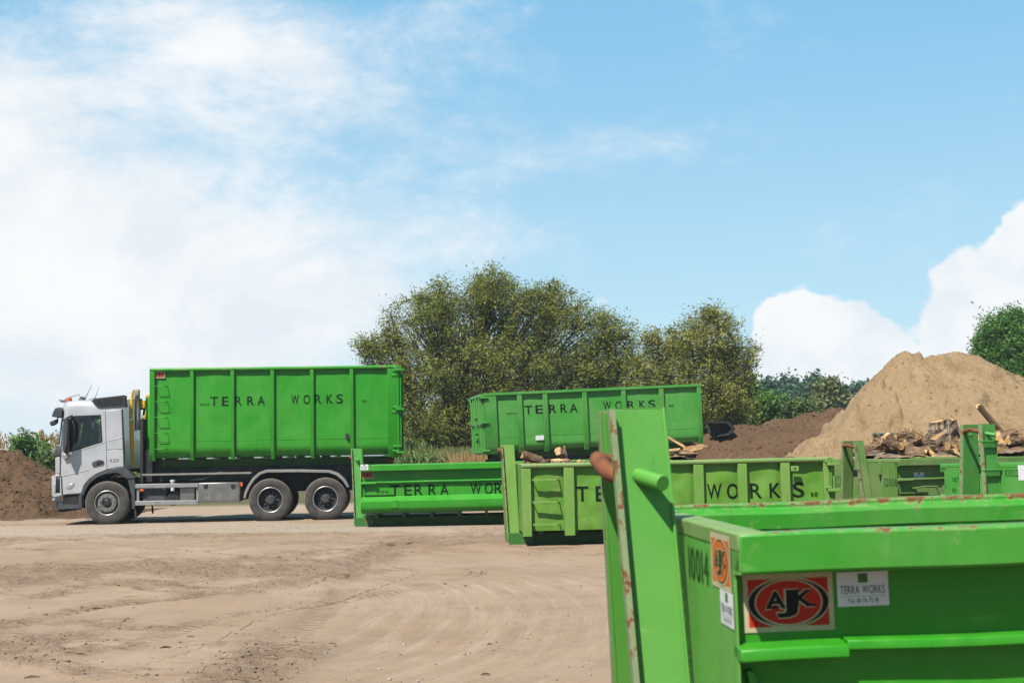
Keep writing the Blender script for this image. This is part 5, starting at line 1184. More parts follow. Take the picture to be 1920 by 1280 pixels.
for sg in (-1, 1):
    far = '' 
    def slab(name, poly, mat_, th=0.014, y0=1.2365, bev=0.006, parent=TR):
        mb = MB(); mb.prism(poly, min(sg*y0, sg*(y0+th)), max(sg*y0, sg*(y0+th)), 'y'); return mb.build(name, mat_, parent, bevel=bev)
    slab('seam_panel', P1((192, 735), (226, 474), (262, 446), (300, 428), (470, 412), (535, 408), (650, 404), (657, 818), (600, 818), (520, 836), (450, 862), (400, 899), (366, 944), (349, 992), (210, 1002), (192, 870)) [::-1] if False else P1((196, 738), (204, 735), (206, 995), (196, 990)), M['seam'], 0.006, bev=0)
    dr = MB(); door_out = P1((207, 735), (231, 484), (250, 462), (300, 434), (515, 414), (527, 826), (450, 856), (400, 893), (363, 938), (347, 990), (214, 1003), (203, 870))
    dr.prism(door_out, min(sg*1.2365, sg*1.252), max(sg*1.2365, sg*1.252), 'y'); door = dr.build('door', M['silver'], TR)
    ck = MB(); ck.prism(P1((262, 480), (300, 458), (480, 449), (491, 630), (385, 664), (262, 700)), -1.5, 1.5, 'y'); kk = ck.build('k', [M['seam']], None, smooth=False); kk.parent = TR
    bpy.context.view_layer.update(); bool_cut(door, [kk])
    # rubber frame round the pane, pane, quarter light
    ringo = P1((255, 474), (297, 449), (486, 441), (498, 634), (387, 670), (255, 709)); ringi = P1((264, 482), (301, 460), (478, 452), (488, 628), (384, 660), (264, 697))
    fb = MB(); n_ = len(ringo); ya, yb = sg*1.2525, sg*1.257
    vv = [(p[0], y, p[1]) for y in (ya, yb) for p in ringo] + [(p[0], y, p[1]) for y in (ya, yb) for p in ringi]
    ff = []
    for k in range(n_):
        j = (k+1) % n_; ff += [(k+n_, j+n_, j+3*n_, k+3*n_), (k, j, j+n_, k+n_), (k+2*n_, k+3*n_, j+3*n_, j+2*n_)]
    fb.add(vv, ff); fb.build('window_seal', M['black'], door)
    pn = MB(); pn.prism(P1((262, 480), (300, 458), (480, 449), (491, 630), (385, 664), (262, 700)), min(sg*1.240, sg*1.246), max(sg*1.240, sg*1.246), 'y'); pn.build('side_window', M['glass'], door)
    slab('quarter_panel', P1((231, 520), (252, 470), (257, 472), (257, 706), (232, 715)), M['black'], 0.006, 1.2525, 0, door)
    slab('door_handle', P1((423, 790), (428, 775), (470, 758), (500, 762), (508, 775), (500, 790), (440, 805), (427, 802)), M['grey_plastic'], 0.03, 1.2525, 0.008, door)
    slab('handle_grip', P1((455, 778), (497, 764), (503, 776), (460, 792)), M['black'], 0.012, 1.2828, 0.004, door)
    slab('rear_side_panel', P1((521, 413), (628, 404), (650, 808), (600, 812), (533, 825), (532, 692), (522, 690)) if False else P1((521, 414), (630, 405), (641, 683), (528, 689)), M['silver'])
    slab('rear_side_panel', P1((529, 694), (641, 688), (646, 806), (600, 811), (533, 824)), M['silver'])
    slab('corner_panel', P1((165, 745), (195, 737), (195, 852), (165, 858)), M['silver'], 0.010)
    slab('crease', P1((214, 868), (300, 850), (400, 826), (400, 831), (300, 856), (214, 876)), M['silver'], 0.008, 1.2525, 0.003, door)
    slab('crease', P1((290, 706), (400, 668), (515, 633), (515, 639), (400, 675), (290, 714)), M['silver'], 0.008, 1.2525, 0.003, door)
    slab('crease', P1((530, 628), (640, 595), (640, 601), (530, 635)), M['silver'], 0.006, 1.2508, 0.003)
    slab('headlamp_housing', P1((138, 875), (190, 858), (205, 880), (210, 1010), (150, 1022), (140, 1000)), M['silver'], 0.016)
    slab('headlamp', P1((150, 935), (165, 930), (166, 990), (152, 995)), M['lamp_glass'], 0.010, 1.2528)
    slab('headlamp_gap', P1((192, 858), (212, 876), (218, 1005), (210, 1006), (205, 882)), M['black'], 0.004, 1.2532, 0)
    slab('corner_trim', P1((138, 1028), (210, 1010), (211, 1050), (138, 1052)), M['grey_plastic'], 0.012)
    slab('lower_lamp', P1((142, 1032), (162, 1028), (162, 1044), (142, 1046)), M['lamp_glass'], 0.006, 1.2495)
    slab('step_well', P1((216, 1008), (330, 985), (330, 1072), (216, 1072)), M['black'], 0.004, 1.20, 0)
    slab('step_frame', P1((216, 1074), (326, 1074), (332, 1008), (350, 1004), (352, 1104), (216, 1106)), M['grey_plastic'], 0.03, 1.215, 0.008)
    slab('indicator_badge', P1((238, 945), (252, 936), (300, 922), (296, 938), (250, 958)), M['lamp_glass'], 0.010, 1.2525, 0.004, door)
    slab('indicator_base', P1((240, 950), (300, 940), (270, 968), (244, 962)), M['alu'], 0.008, 1.2525, 0.003, door)
    # wheel arch, mudflap
    slab('wheel_arch', P1((349, 994), (366, 944), (400, 899), (450, 862), (520, 836), (600, 817), (648, 812), (700, 850), (724, 880), (722, 890), (668, 892), (636, 866), (600, 850), (520, 860), (462, 882), (412, 920), (380, 966), (366, 1010), (349, 1010)), M['grey_plastic'], 0.05, 1.215, 0.01)
    mb = MB(); mb.prism(P1((349, 1100), (349, 994), (366, 944), (400, 899), (450, 862), (520, 838), (600, 820), (648, 816), (700, 860), (700, 1000), (690, 1000), (690, 870), (640, 830), (520, 850), (460, 875), (410, 912), (378, 960), (360, 1010), (360, 1100)), sg*0.80 if sg > 0 else -1.21, 1.21 if sg > 0 else -0.80, 'y'); mb.build('arch_liner', M['black'], TR)
    slab('mudflap', P1((672, 893), (724, 886), (726, 1105), (706, 1108), (700, 1000)), M['grey_plastic'], 0.05, 1.19, 0.008)
    slab('flap_stay', P1((720, 1106), (732, 1106), (736, 1166), (722, 1166)), M['chassis'], 0.02, 1.2, 0)
    # roof air intake
    ai = slab('air_intake', P1((417, 343), (440, 326), (650, 302), (657, 385), (480, 395), (460, 390)), M['grey_plastic'], 0.36, 0.90, 0.01)
    slab('intake_grille', P1((433, 345), (448, 334), (641, 313), (646, 370), (485, 384), (470, 378)), M['black'], 0.006, 1.2602, 0, ai)
    for k in range(9):
        xk = 455+k*21; slab('grille_slat', P1((xk, 334-k*2.1), (xk+3, 334-k*2.1), (xk+22, 378-k*1.0), (xk+19, 378-k*1.0)), M['chassis'], 0.006, 1.2664, 0, ai)
    slab('cab_rear_trim', P1((630, 402), (640, 400), (656, 690), (658, 812), (648, 812), (643, 690)), M['black'], 0.010)
    # mirrors
    mr = MB(); mr.prism(P1((243, 480), (258, 462), (275, 462), (277, 560), (272, 640), (256, 700), (240, 704), (236, 690), (243, 600)), min(sg*1.42, sg*1.60), max(sg*1.42, sg*1.60), 'y'); mir = mr.build('mirror', M['grey_plastic'], TR, bevel=0.02)
    mg = MB(); mg.prism(P1((278, 480), (281, 480), (281, 630), (276, 640)), min(sg*1.43, sg*1.59), max(sg*1.43, sg*1.59), 'y'); mg.build('mirror_glass', M['black'], mir)
    am = MB(); am.tube([(q1(250, 710)[0], sg*1.24, q1(0, 722)[1]), (q1(246, 715)[0], sg*1.52, q1(0, 700)[1])], 0.03, 8); am.tube([(q1(285, 455)[0], sg*1.2, q1(0, 450)[1]), (q1(262, 465)[0], sg*1.5, q1(0, 470)[1])], 0.025, 8); am.build('mirror_arm', M['black'], mir)
    m2 = MB(); m2.prism(P1((285, 490), (300, 478), (314, 520), (316, 600), (306, 640), (288, 640)), min(sg*1.30, sg*1.40), max(sg*1.30, sg*1.40), 'y'); m2.build('mirror_housing', M['black'], mir, bevel=0.015)
    bk = MB(); bk.prism(P1((214, 722), (272, 716), (275, 730), (245, 752), (228, 754)), min(sg*1.2525, sg*1.33), max(sg*1.2525, sg*1.33), 'y'); bk.build('mirror_base', M['pipe'], mir, bevel=0.01)
fm = MB(); fm.prism(P1((117, 490), (162, 472), (165, 482), (158, 502), (128, 519), (119, 515)), -1.15, -0.9, 'y'); fmo = fm.build('front_mirror', M['grey_plastic'], TR, bevel=0.015)
fa = MB(); fa.tube([(q1(160, 470)[0], -1.02, q1(0, 480)[1]), (q1(180, 440)[0], -1.05, q1(0, 440)[1])], 0.018, 8); fa.build('mirror_arm', M['black'], fmo)
vz = MB(); vz.prism(P1((137, 455), (146, 425), (160, 396), (185, 388), (214, 398), (210, 458), (180, 462)), -1.255, 1.255, 'y'); vz.build('sun_visor', M['grey_plastic'], TR, bevel=0.02)
# roof gear
rb = MB()
for sg in (-1, 1):
    rb.tube([(q1(185, 350)[0], sg*1.0, q1(0, 352)[1]), (q1(240, 322)[0], sg*1.0, q1(0, 322)[1]), (q1(315, 300)[0], sg*1.0, q1(0, 300)[1]), (q1(330, 335)[0], sg*1.0, q1(0, 340)[1])], 0.012, 6)
rb.tube([(q1(180, 345)[0], -1.05, q1(0, 340)[1]), (q1(180, 345)[0], 1.05, q1(0, 340)[1])], 0.02, 8)
rb.box(q1(195, 0)[0], q1(300, 0)[0], -1.0, 1.0, zl(350), zl(341)); rb.build('lamp_rack', M['alu'], TR)
for y_ in (-0.85, 0.85):
    b_ = MB(); b_.lathe([(0.0, 0), (0.075, 0), (0.078, 0.05), (0.06, 0.085), (0.0, 0.095)], (q1(237, 0)[0], y_, zl(341)), 'z', 18); b_.build('beacon', M['orange_lamp'], TR)
hn = MB(); hn.tube([(q1(300, 345)[0], -0.8, zl(343)), (q1(320, 315)[0], -0.8, zl(315)), (q1(335, 325)[0], -0.8, zl(322)), (q1(345, 345)[0], -0.8, zl(345))], [0.03, 0.035, 0.05, 0.03], 8); hn.build('air_horn', M['grey_plastic'], TR)
for a, b_, r_ in (((345, 338), (401, 228), 0.008), ((420, 332), (453, 234), 0.005)):
    an = MB(); an.tube([(q1(*a)[0], -0.9, q1(*a)[1]), (q1(*b_)[0], -0.9, q1(*b_)[1])], [r_*1.4, r_*0.6], 6); an.build('antenna', M['chassis'], TR)
# badge 420
bd = MB(); x0_, z0_ = q1(541, 776); h_ = q1(0, 754)[1]-q1(0, 777)[1]; put_word(bd, '420', x0_, z0_, h_, lambda x, z: -1.2535, 1.35, 0.12)
bd.v = [(v[0]+(v[2]-z0_)*0.25, v[1], v[2]) for v in bd.v]; bd.build('badge', M['rust_rim'], TR, recalc=False)
# cab interior: seats, wheel
for y_ in (-0.6, 0.6):
    st = MB(); xs0 = q1(400, 0)[0]; st.box(xs0, xs0+0.5, y_-0.25, y_+0.25, zl(785), zl(740)); st.prism([(xs0+0.38, zl(740)), (xs0+0.52, zl(740)), (xs0+0.64, zl(560)), (xs0+0.52, zl(555))], y_-0.24, y_+0.24, 'y'); st.box(xs0+0.52, xs0+0.62, y_-0.13, y_+0.13, zl(550), zl(510)); st.build('seat', M['seat'], TR, bevel=0.03)
sw = MB(); sw.lathe([(0.20, -0.012), (0.225, -0.012), (0.225, 0.012), (0.20, 0.012)], (0, 0, 0), 'x', 24); sw.v = [tuple(Matrix.Rotation(rad(-35), 3, 'Y') @ Vector(v) + Vector((q1(330, 0)[0], -0.6, zl(660)))) for v in sw.v]; sw.build('steering_wheel', M['black'], TR)
ds = MB(); ds.box(q1(222, 0)[0], q1(300, 0)[0], -1.12, 1.12, zl(780), zl(668)); ds.build('dashboard', M['seat'], TR, bevel=0.03)

# wheels
def wheel(name, x, z, R_, front, sg, y_out, w_=0.30):
    e = bpy.data.objects.new(name, None); COL.objects.link(e); e.parent = TR; e.location = (x, sg*y_out, z); e.rotation_euler = (0, 0, 0 if sg < 0 else math.pi)
    ri = 0.315 if front else 0.325
    ty = MB(); n = 56
    prof = [(ri-0.01, 0.035), (ri+0.015, 0.012), (ri+0.05, 0.004), (R_-0.10, 0.0), (R_-0.045, 0.006), (R_-0.022, 0.018), (R_-0.006, 0.030)]
    ty.lathe(prof + [(ri-0.01, w_-0.02)], (0, 0, 0), 'y', n); ty.build('tyre', M['tyre'], e)
    td = MB(); td.lathe([(R_-0.020, 0.0165), (R_-0.008, 0.026), (R_, 0.038), (R_, w_*0.3), (R_-0.012, w_*0.31), (R_-0.012, w_*0.34), (R_, w_*0.35), (R_, w_*0.65), (R_-0.012, w_*0.66), (R_-0.012, w_*0.69), (R_, w_*0.70), (R_, w_-0.035), (R_-0.025, w_-0.01), (R_-0.05, w_-0.01)], (0, 0, 0), 'y', n); td.build('tread', M['tread'], e)
    lp = MB(); lp.lathe([(ri, 0.030), (ri, 0.010), (ri-0.012, 0.004), (ri-0.026, 0.014), (ri-0.030, 0.06), (ri-0.015, 0.06)], (0, 0, 0), 'y', 44); lp.build('rim_lip', M['rim_bright'], e)
    if front:
        di = MB(); di.lathe([(ri-0.028, 0.05), (0.245, 0.075), (0.232, 0.012), (0.225, 0.0), (0.135, -0.006), (0.128, 0.004), (0.11, 0.02), (0.0, 0.02), (0.0, 0.12), (ri-0.028, 0.12)], (0, 0, 0), 'y', 44); di.build('rim', M['rim'], e)
        hb_ = MB(); hb_.lathe([(0.0, -0.03), (0.07, -0.028), (0.098, -0.008), (0.10, 0.03), (0.0, 0.03)], (0, 0, 0), 'y', 28); hb_.build('hub_cap', M['black'], e)
        rg = MB(); rg.lathe([(0.226, -0.004), (0.228, -0.010), (0.13, -0.014), (0.13, -0.002)], (0, 0, 0), 'y', 44); rg.build('bolt_ring', M['steel'], e)
        for k in range(10):
            q = 2*math.pi*(k+0.5)/10; nb = MB(); nb.lathe([(0.0, -0.048), (0.016, -0.046), (0.021, -0.015), (0.0, -0.012)], (0.178*math.cos(q), 0, 0.178*math.sin(q)), 'y', 8); nb.build('wheel_nut', M['rim_bright'], e)
    else:
        di = MB(); di.lathe([(ri-0.028, 0.05), (0.275, 0.14), (0.22, 0.165), (0.14, 0.165), (0.135, 0.10), (0.0, 0.10), (0.0, 0.20), (ri-0.028, 0.20)], (0, 0, 0), 'y', 44); di.build('rim', M['chassis'], e)
        hb_ = MB(); hb_.lathe([(0.0, 0.028), (0.075, 0.03), (0.082, 0.045), (0.105, 0.05), (0.115, 0.10), (0.0, 0.10)], (0, 0, 0), 'y', 28); hb_.build('hub_cap', M['grey_plastic'], e)
        for k in range(10):
            q = 2*math.pi*k/10; nb = MB(); nb.lathe([(0.0, 0.12), (0.018, 0.122), (0.022, 0.16), (0.0, 0.165)], (0.175*math.cos(q), 0, 0.175*math.sin(q)), 'y', 8); nb.build('wheel_nut', M['rim'], e)
        for k in range(6):
            q = 2*math.pi*k/6+0.3; nb = MB(); nb.lathe([(0.0, 0.022), (0.012, 0.023), (0.012, 0.05), (0.0, 0.05)], (0.092*math.cos(q), 0, 0.092*math.sin(q)), 'y', 6); nb.build('hub_bolt', M['rim'], e)
        t2 = MB(); t2.lathe([(p[0], p[1]+0.33) for p in prof] + [(R_, 0.38), (R_, 0.58), (R_-0.03, 0.62), (ri, 0.60)], (0, 0, 0), 'y', n); t2.build('inner_tyre', M['tread'], e)
    return e
xf = q1(528, 1068)[0]; xr1 = q2(1003, 1037)[0]; xr2 = q2(1393, 1032)[0]
for sg in (-1, 1):
    wheel('wheel', xf, 0.535, 0.545, True, sg, 1.235); wheel('wheel', xr1, 0.53, 0.54, False, sg, 1.235); wheel('wheel', xr2, 0.53, 0.54, False, sg, 1.235)
    # rear mudguards over both axles
    yA, yB = (-1.24, -0.60) if sg < 0 else (0.60, 1.24)
    o_ = P2((812, 1030), (822, 985), (846, 935), (880, 885), (925, 847), (975, 829), (1200, 827), (1420, 832), (1480, 852), (1530, 895), (1560, 950)); i_ = P2((830, 1030), (840, 990), (862, 945), (893, 900), (933, 864), (980, 849), (1200, 847), (1415, 851), (1468, 868), (1514, 905), (1545, 955))
    mb = MB(); mb.prism(o_+i_[::-1], yA, yB, 'y'); mb.build('mudguard', M['mudguard'], TR, bevel=0.008)
    # side guard, toolbox, tanks
    ys = (sg*1.20, sg*1.24); ya, yb = min(ys), max(ys)
    for (a, b_) in ((927, 956), (1046, 1077)):
        z0, z1 = q2(270, b_)[1], q2(270, a)[1]; mb = MB(); mb.box(q2(52, 0)[0], q2(494, 0)[0], ya, yb, z0, z1); mb.build('guard_rail', M['alu'], TR, bevel=0.006)
    for (a, b_) in ((62, 78), (480, 494)):
        mb = MB(); mb.box(q2(a, 0)[0], q2(b_, 0)[0], min(sg*1.17, sg*1.199), max(sg*1.17, sg*1.199), q2(270, 1077)[1], q2(270, 927)[1]); mb.build('guard_post', M['alu'], TR)
    mb = MB(); (xa, za), (xb_, zb2) = q2(496, 1060), q2(787, 917); mb.box(xa, xb_, min(sg*0.72, sg*1.235), max(sg*0.72, sg*1.235), za, zb2); tbx = mb.build('tool_box', M['steel'], TR, bevel=0.012)
    mb = MB(); mb.box(xa+0.03, xb_-0.03, min(sg*1.2355, sg*1.241), max(sg*1.2355, sg*1.241), za+0.03, zb2-0.02); mb.build('box_door', M['steel'], tbx, bevel=0.005)
    for cx in (548, 742):
        mb = MB(); (xc, zc) = q2(cx, 950); mb.prism([(xc-0.06, zc+0.06), (xc+0.06, zc+0.06), (xc+0.05, zc-0.03), (xc, zc-0.06), (xc-0.05, zc-0.03)], min(sg*1.2415, sg*1.25), max(sg*1.2415, sg*1.25), 'y'); mb.lathe([(0, 0), (0.025, 0), (0.025, 0.008), (0, 0.008)], (xc, sg*1.254, zc), 'y', 12); mb.build('latch', M['chassis'], tbx, bevel=0.003)
    mb = MB(); (xc, zc) = q2(800, 933); mb.box(xc-0.03, xc+0.03, min(sg*1.15, sg*1.24), max(sg*1.15, sg*1.24), zc-0.05, zc+0.05); mb.build('side_marker', M['orange_lamp'], TR, bevel=0.006)
    mb = MB(); (xc, zc) = q2(95, 974); mb.box(xc-0.05, xc+0.05, min(sg*1.2, sg*1.225), max(sg*1.2, sg*1.225), zc-0.03, zc+0.03); mb.build('side_marker', M['orange_lamp'], TR, bevel=0.006)
    mb = MB(); (xa, za), (xb_, zb2) = q2(100, 1070), q2(262, 930); mb.box(xa, xb_, min(sg*0.62, sg*1.12), max(sg*0.62, sg*1.12), za, zb2); mb.box(xa+.05, xb_-.1, min(sg*1.121, sg*1.14), max(sg*1.121, sg*1.14), zb2-.22, zb2-.10); mb.build('battery_box', M['grey_plastic'], TR, bevel=0.02)
    mb = MB(); (xc, zc) = q2(310, 1035); mb.lathe([(0.0, 0.62), (0.15, 0.63), (0.17, 0.66), (0.17, 1.10), (0.15, 1.13), (0.0, 1.14)] if sg > 0 else [(0.0, -1.14), (0.15, -1.13), (0.17, -1.10), (0.17, -0.66), (0.15, -0.63), (0.0, -0.62)], (xc, 0, zc), 'y', 22); mb.build('air_tank', M['chassis'], TR)
    mb = MB(); (xa, za), (xb_, zb2) = q2(358, 1060), q2(472, 945); mb.box(xa, xb_, min(sg*0.62, sg*1.15), max(sg*0.62, sg*1.15), za, zb2); mb.build('fuel_tank', M['steel'], TR, bevel=0.05, seg=4)
    mb = MB(); mb.tube([(q2(305, 0)[0], sg*1.0, q2(0, 985)[1]), (q2(305, 0)[0], sg*1.0, q2(0, 920)[1])], [0.05, 0.05], 12); mb.lathe([(0.0, 0.0), (0.065, 0.0), (0.065, 0.05), (0.0, 0.055)], (q2(305, 0)[0], sg*1.0, q2(0, 922)[1]), 'z', 16); mb.build('filler_cap', M['white_label'], TR)
    mb = MB(); mb.box(q2(90, 0)[0], q2(860, 0)[0], min(sg*1.02, sg*1.06), max(sg*1.02, sg*1.06), q2(300, 868)[1], q2(300, 855)[1]); mb.build('subframe_rail', M['mudguard'], TR)
    mb = MB(); mb.tube([(q2(430, 0)[0], sg*0.95, q2(0, 910)[1]), (q2(520, 0)[0], sg*0.97, q2(0, 905)[1]), (q2(580, 0)[0], sg*1.0, q2(0, 880)[1]), (q2(640, 0)[0], sg*1.0, q2(0, 862)[1]), (q2(700, 0)[0], sg*0.9, q2(0, 872)[1])], 0.032, 8); mb.build('air_hose', M['grey_plastic'], TR)
    mb = MB(); y0 = sg*0.43; zc0 = A.root.location.z
    mb.box(1.2, 8.55, y0-0.04, y0+0.04, 0.72, 1.02); mb.build('chassis_rail', M['chassis'], TR)
    mb = MB(); mb.box(2.5, 8.5, sg*0.60-0.07, sg*0.60+0.07, 1.03, zc0-0.004); mb.build('lift_frame', M['chassis'], TR)
for x_ in (xf, xr1, xr2):
    mb = MB(); mb.tube([(x_, -1.0, 0.53), (x_, 1.0, 0.53)], 0.09, 12); mb.lathe([(0.0, -0.2), (0.2, -0.12), (0.22, 0.0), (0.2, 0.12), (0.0, 0.2)], (x_, 0, 0.53), 'y', 20); mb.build('axle', M['chassis'], TR)
mb = MB()
for x_ in (1.3, 2.6, 3.9, 5.0, 6.5, 8.4): mb.box(x_, x_+0.12, -0.388, 0.388, 0.78, 1.0)
mb.box(0.35, 2.0, -0.38, 0.38, 0.62, 1.15); mb.box(3.2, 4.6, -0.6, 0.6, 0.50, 0.71); mb.build('chassis_cross_members', M['chassis'], TR)
mb = MB(); mb.box(2.25, 2.45, -0.9, 0.9, 1.03, q1(0, 700)[1]); mb.box(2.16, 2.24, -1.0, -0.5, 1.0, q1(0, 480)[1]); mb.build('cab_rear_bulkhead', M['chassis'], TR, bevel=0.01)
# lifting arm, exhaust stack
ar = MB(); ar.tube([(q1(691, 815)[0], -0.92, q1(0, 818)[1]), (q1(686, 640)[0], -0.92, q1(0, 640)[1]), (q1(684, 485)[0], -0.92, q1(0, 485)[1])], [0.022, 0.05, 0.055], 12); ar.tube([(q1(680, 480)[0], -0.92, q1(0, 480)[1]), (q1(683, 380)[0], -0.92, q1(0, 380)[1]), (q1(692, 290)[0], -0.92, q1(0, 285)[1]), (q1(705, 270)[0], -0.92, q1(0, 268)[1])], [0.05, 0.045, 0.03, 0.02], 10); ar.build('hydraulic_pipe', M['yellow'], TR)
ex = MB(); ex.tube([(q1(718, 560)[0], -0.75, q1(0, 560)[1]), (q1(716, 400)[0], -0.75, q1(0, 400)[1]), (q1(714, 310)[0], -0.75, q1(0, 310)[1]), (q1(716, 285)[0], -0.75, q1(0, 285)[1]), (q1(724, 270)[0], -0.72, q1(0, 272)[1])], [0.075, 0.075, 0.075, 0.072, 0.05], 16); ex.build('exhaust_stack', M['pipe'], TR)
ja = MB(); jx = q1(755, 0)[0]
ja.prism(P1((745, 800), (778, 800), (772, 420), (778, 345), (765, 340), (742, 350), (738, 420)), -0.14, 0.14, 'y'); ja.prism(P1((740, 330), (738, 300), (748, 284), (775, 292), (802, 312), (800, 338), (788, 332), (772, 318), (758, 318), (756, 345), (745, 350)), -0.07, 0.07, 'y'); ja.build('hook_arm', M['yellow'], TR, bevel=0.015)
jb = MB(); jb.tube([(q1(745, 345)[0], -0.6, q1(0, 350)[1]), (q1(760, 400)[0], -0.6, q1(0, 400)[1]), (q1(750, 480)[0], -0.6, q1(0, 480)[1]), (q1(752, 700)[0], -0.6, q1(0, 700)[1])], 0.03, 8); jb.build('hydraulic_hose', M['black'], TR)
jc = MB(); jc.box(q1(735, 0)[0], q1(770, 0)[0], -0.7, -0.55, q1(0, 400)[1], q1(0, 345)[1]); jc.box(q1(750, 0)[0], q1(774, 0)[0], -0.7, -0.55, q1(0, 476)[1], q1(0, 455)[1]); jc.build('valve_block', M['yellow'], TR, bevel=0.01)
for k in range(7):
    bx_ = q2(190+k*190, 0)[0]; mb = MB(); mb.box(bx_, bx_+0.22, 0.75, 1.0, q2(0, 766)[1]-0.02, q2(0, 748)[1]-0.02); mb.build('twist_block', M['yellow'] if k % 2 == 0 else M['alu'], TR)

# ------------------------------------------------------------------ trailer under the rear container
tt = thing('container_trailer', 'dark low trailer carrying the rear green container', 'trailer', (B.root.location.x, B.root.location.y, 0), rad(9.5))
tR = Matrix.Rotation(-rad(1.9), 3, 'Y'); zdk = B.root.location.z + B.zs - 0.208
def tz_(x): return zdk + x*math.tan(rad(1.9))
for sg in (-1, 1):
    mb = MB(); y0, y1 = sg*0.53-0.07, sg*0.53+0.07
    mb.hexa([(0.2, y0, tz_(0.2)-0.26), (6.4, y0, tz_(6.4)-0.26), (6.4, y1, tz_(6.4)-0.26), (0.2, y1, tz_(0.2)-0.26)], [(0.2, y0, tz_(0.2)-0.003), (6.4, y0, tz_(6.4)-0.003), (6.4, y1, tz_(6.4)-0.003), (0.2, y1, tz_(0.2)-0.003)]); mb.build('frame_rail', M['chassis'], tt)
    for x_ in (1.1, 2.3):
        wl = MB(); wl.lathe([(0.24, -0.14), (0.45, -0.14), (0.50, -0.10), (0.50, 0.10), (0.45, 0.14), (0.24, 0.14), (0.20, 0.05), (0.0, 0.05), (0.0, -0.05), (0.20, -0.05)], (x_, sg*1.0, 0.50), 'y', 32); wl.build('wheel', M['tyre'], tt)
    lg = MB(); lg.box(5.6, 5.75, sg*0.5-0.06, sg*0.5+0.06, 0.02, tz_(5.6)-0.25); lg.box(5.5, 5.85, sg*0.5-0.15, sg*0.5+0.15, 0.0, 0.03); lg.build('support_leg', M['chassis'], tt)
for x_ in (1.1, 2.3):
    mb = MB(); mb.tube([(x_, -0.85, 0.5), (x_, 0.85, 0.5)], 0.06, 10); mb.box(x_-0.05, x_+0.05, -0.6, -0.46, 0.5, tz_(x_)-0.25); mb.box(x_-0.05, x_+0.05, 0.46, 0.6, 0.5, tz_(x_)-0.25); mb.build('axle', M['chassis'], tt)
mb = MB(); mb.box(0.05, 0.18, -1.15, 1.15, tz_(0)-0.28, tz_(0)-0.10); mb.build('rear_bumper', M['rust'], tt)
for sg in (-0.8, 0.8):
    mb = MB(); mb.box(0.02, 0.048, sg-0.14, sg+0.14, tz_(0)-0.25, tz_(0)-0.13); mb.build('tail_lamp', M['red_vinyl'], tt)

# dark steel trough on the mound edge
tr_ = thing('steel_trough', 'dark bent steel trough lying right of the rear container', 'trough', (at(1322, 800, 52.6).x, 52.6, 0))
k_ = 52.6/FPX
def tq(px, py): p = at(px, py, 52.6); return (p.x-tr_.location.x, p.z)
mb = MB(); mb.prism([tq(1323, 790), tq(1358, 790), tq(1368, 797), tq(1372, 806), tq(1362, 816), tq(1340, 819), tq(1341, 815), tq(1358, 812), tq(1365, 805), tq(1361, 799), tq(1355, 794), tq(1323, 793.5)], -0.9, 0.9, 'y'); mb.build('shell', M['chassis'], tr_)
mb = MB(); mb.prism([tq(1323, 795), tq(1352, 796), tq(1361, 803), tq(1359, 809), tq(1340, 813), tq(1323, 812)], -0.55, -0.5, 'y'); mb.build('end_plate', M['dark_brown'], tr_)

# ------------------------------------------------------------------ firewood
def log_mesh(kind, seed):
    r = random.Random(seed); mb = MB(); L = 1.0; n = 12; segs = 7
    if kind == 'round': prof = [(math.cos(6.2832*k/n), math.sin(6.2832*k/n)) for k in range(n)]; flat = set()
    elif kind == 'half': prof = [(math.cos(math.pi*k/8), math.sin(math.pi*k/8)*0.95-0.25) for k in range(9)] + [(-0.4, -0.30), (0.1, -0.22), (0.55, -0.31)]; flat = {8, 9, 10, 11}
    else: prof = [(math.cos(1.2*k/5-0.6), math.sin(1.2*k/5-0.6)*1.2) for k in range(6)] + [(0.35, 0.42), (-0.25, 0.16), (-0.75, -0.05), (-0.2, -0.22), (0.4, -0.45)]; flat = {5, 6, 7, 8, 9, 10}
    n = len(prof); V = []; jit = [r.uniform(0.86, 1.14) for _ in range(n)]
    for s in range(segs+1):
        x = -0.5+s/segs; bend = 0.05*math.sin(3*x+seed)
        for k, (a, b_) in enumerate(prof):
            q = jit[k]*r.uniform(0.86, 1.14)*(1-0.05*abs(x))*((1-0.55*max(0, x*2)**1.5) if kind == 'wedge' and seed % 2 == 0 else 1); V.append((x+(r.uniform(-.07, .07) if s in (0, segs) else 0), a*q*0.5+bend, b_*q*0.5))
    f, m = [], []
    for s in range(segs):
        for k in range(n): f.append((s*n+k, s*n+(k+1) % n, (s+1)*n+(k+1) % n, (s+1)*n+k)); m.append(1 if k in flat else 0)
    f.append(tuple(range(n-1, -1, -1))); m.append(1); f.append(tuple(segs*n+k for k in range(n))); m.append(1)
    me = bpy.data.meshes.new('log'); me.from_pydata(V, [], f)
    for mm in (M['log_bark'] if seed % 3 else M['grey_wood'], M['split']): me.materials.append(mm)
    me.polygons.foreach_set('material_index', m); bm = bmesh.new(); bm.from_mesh(me); bmesh.ops.recalc_face_normals(bm, faces=bm.faces); bm.to_mesh(me); bm.free()
    return me
LOGS = [log_mesh(k, i) for i, k in enumerate(('wedge', 'half', 'round', 'round', 'wedge', 'half', 'wedge', 'round'))]
def put_log(me, p, L, r, yaw, pitch, rollx, label, group, name='firewood_log', cat='log'):
    o = bpy.data.objects.new(name, me); COL.objects.link(o)
    o.matrix_world = Matrix.Translation(p) @ Matrix.Rotation(yaw, 4, 'Z') @ Matrix.Rotation(pitch, 4, 'Y') @ Matrix.Rotation(rollx, 4, 'X') @ Matrix.Diagonal((L, r*2, r*2, 1))
    return tag(o, label, cat, group)
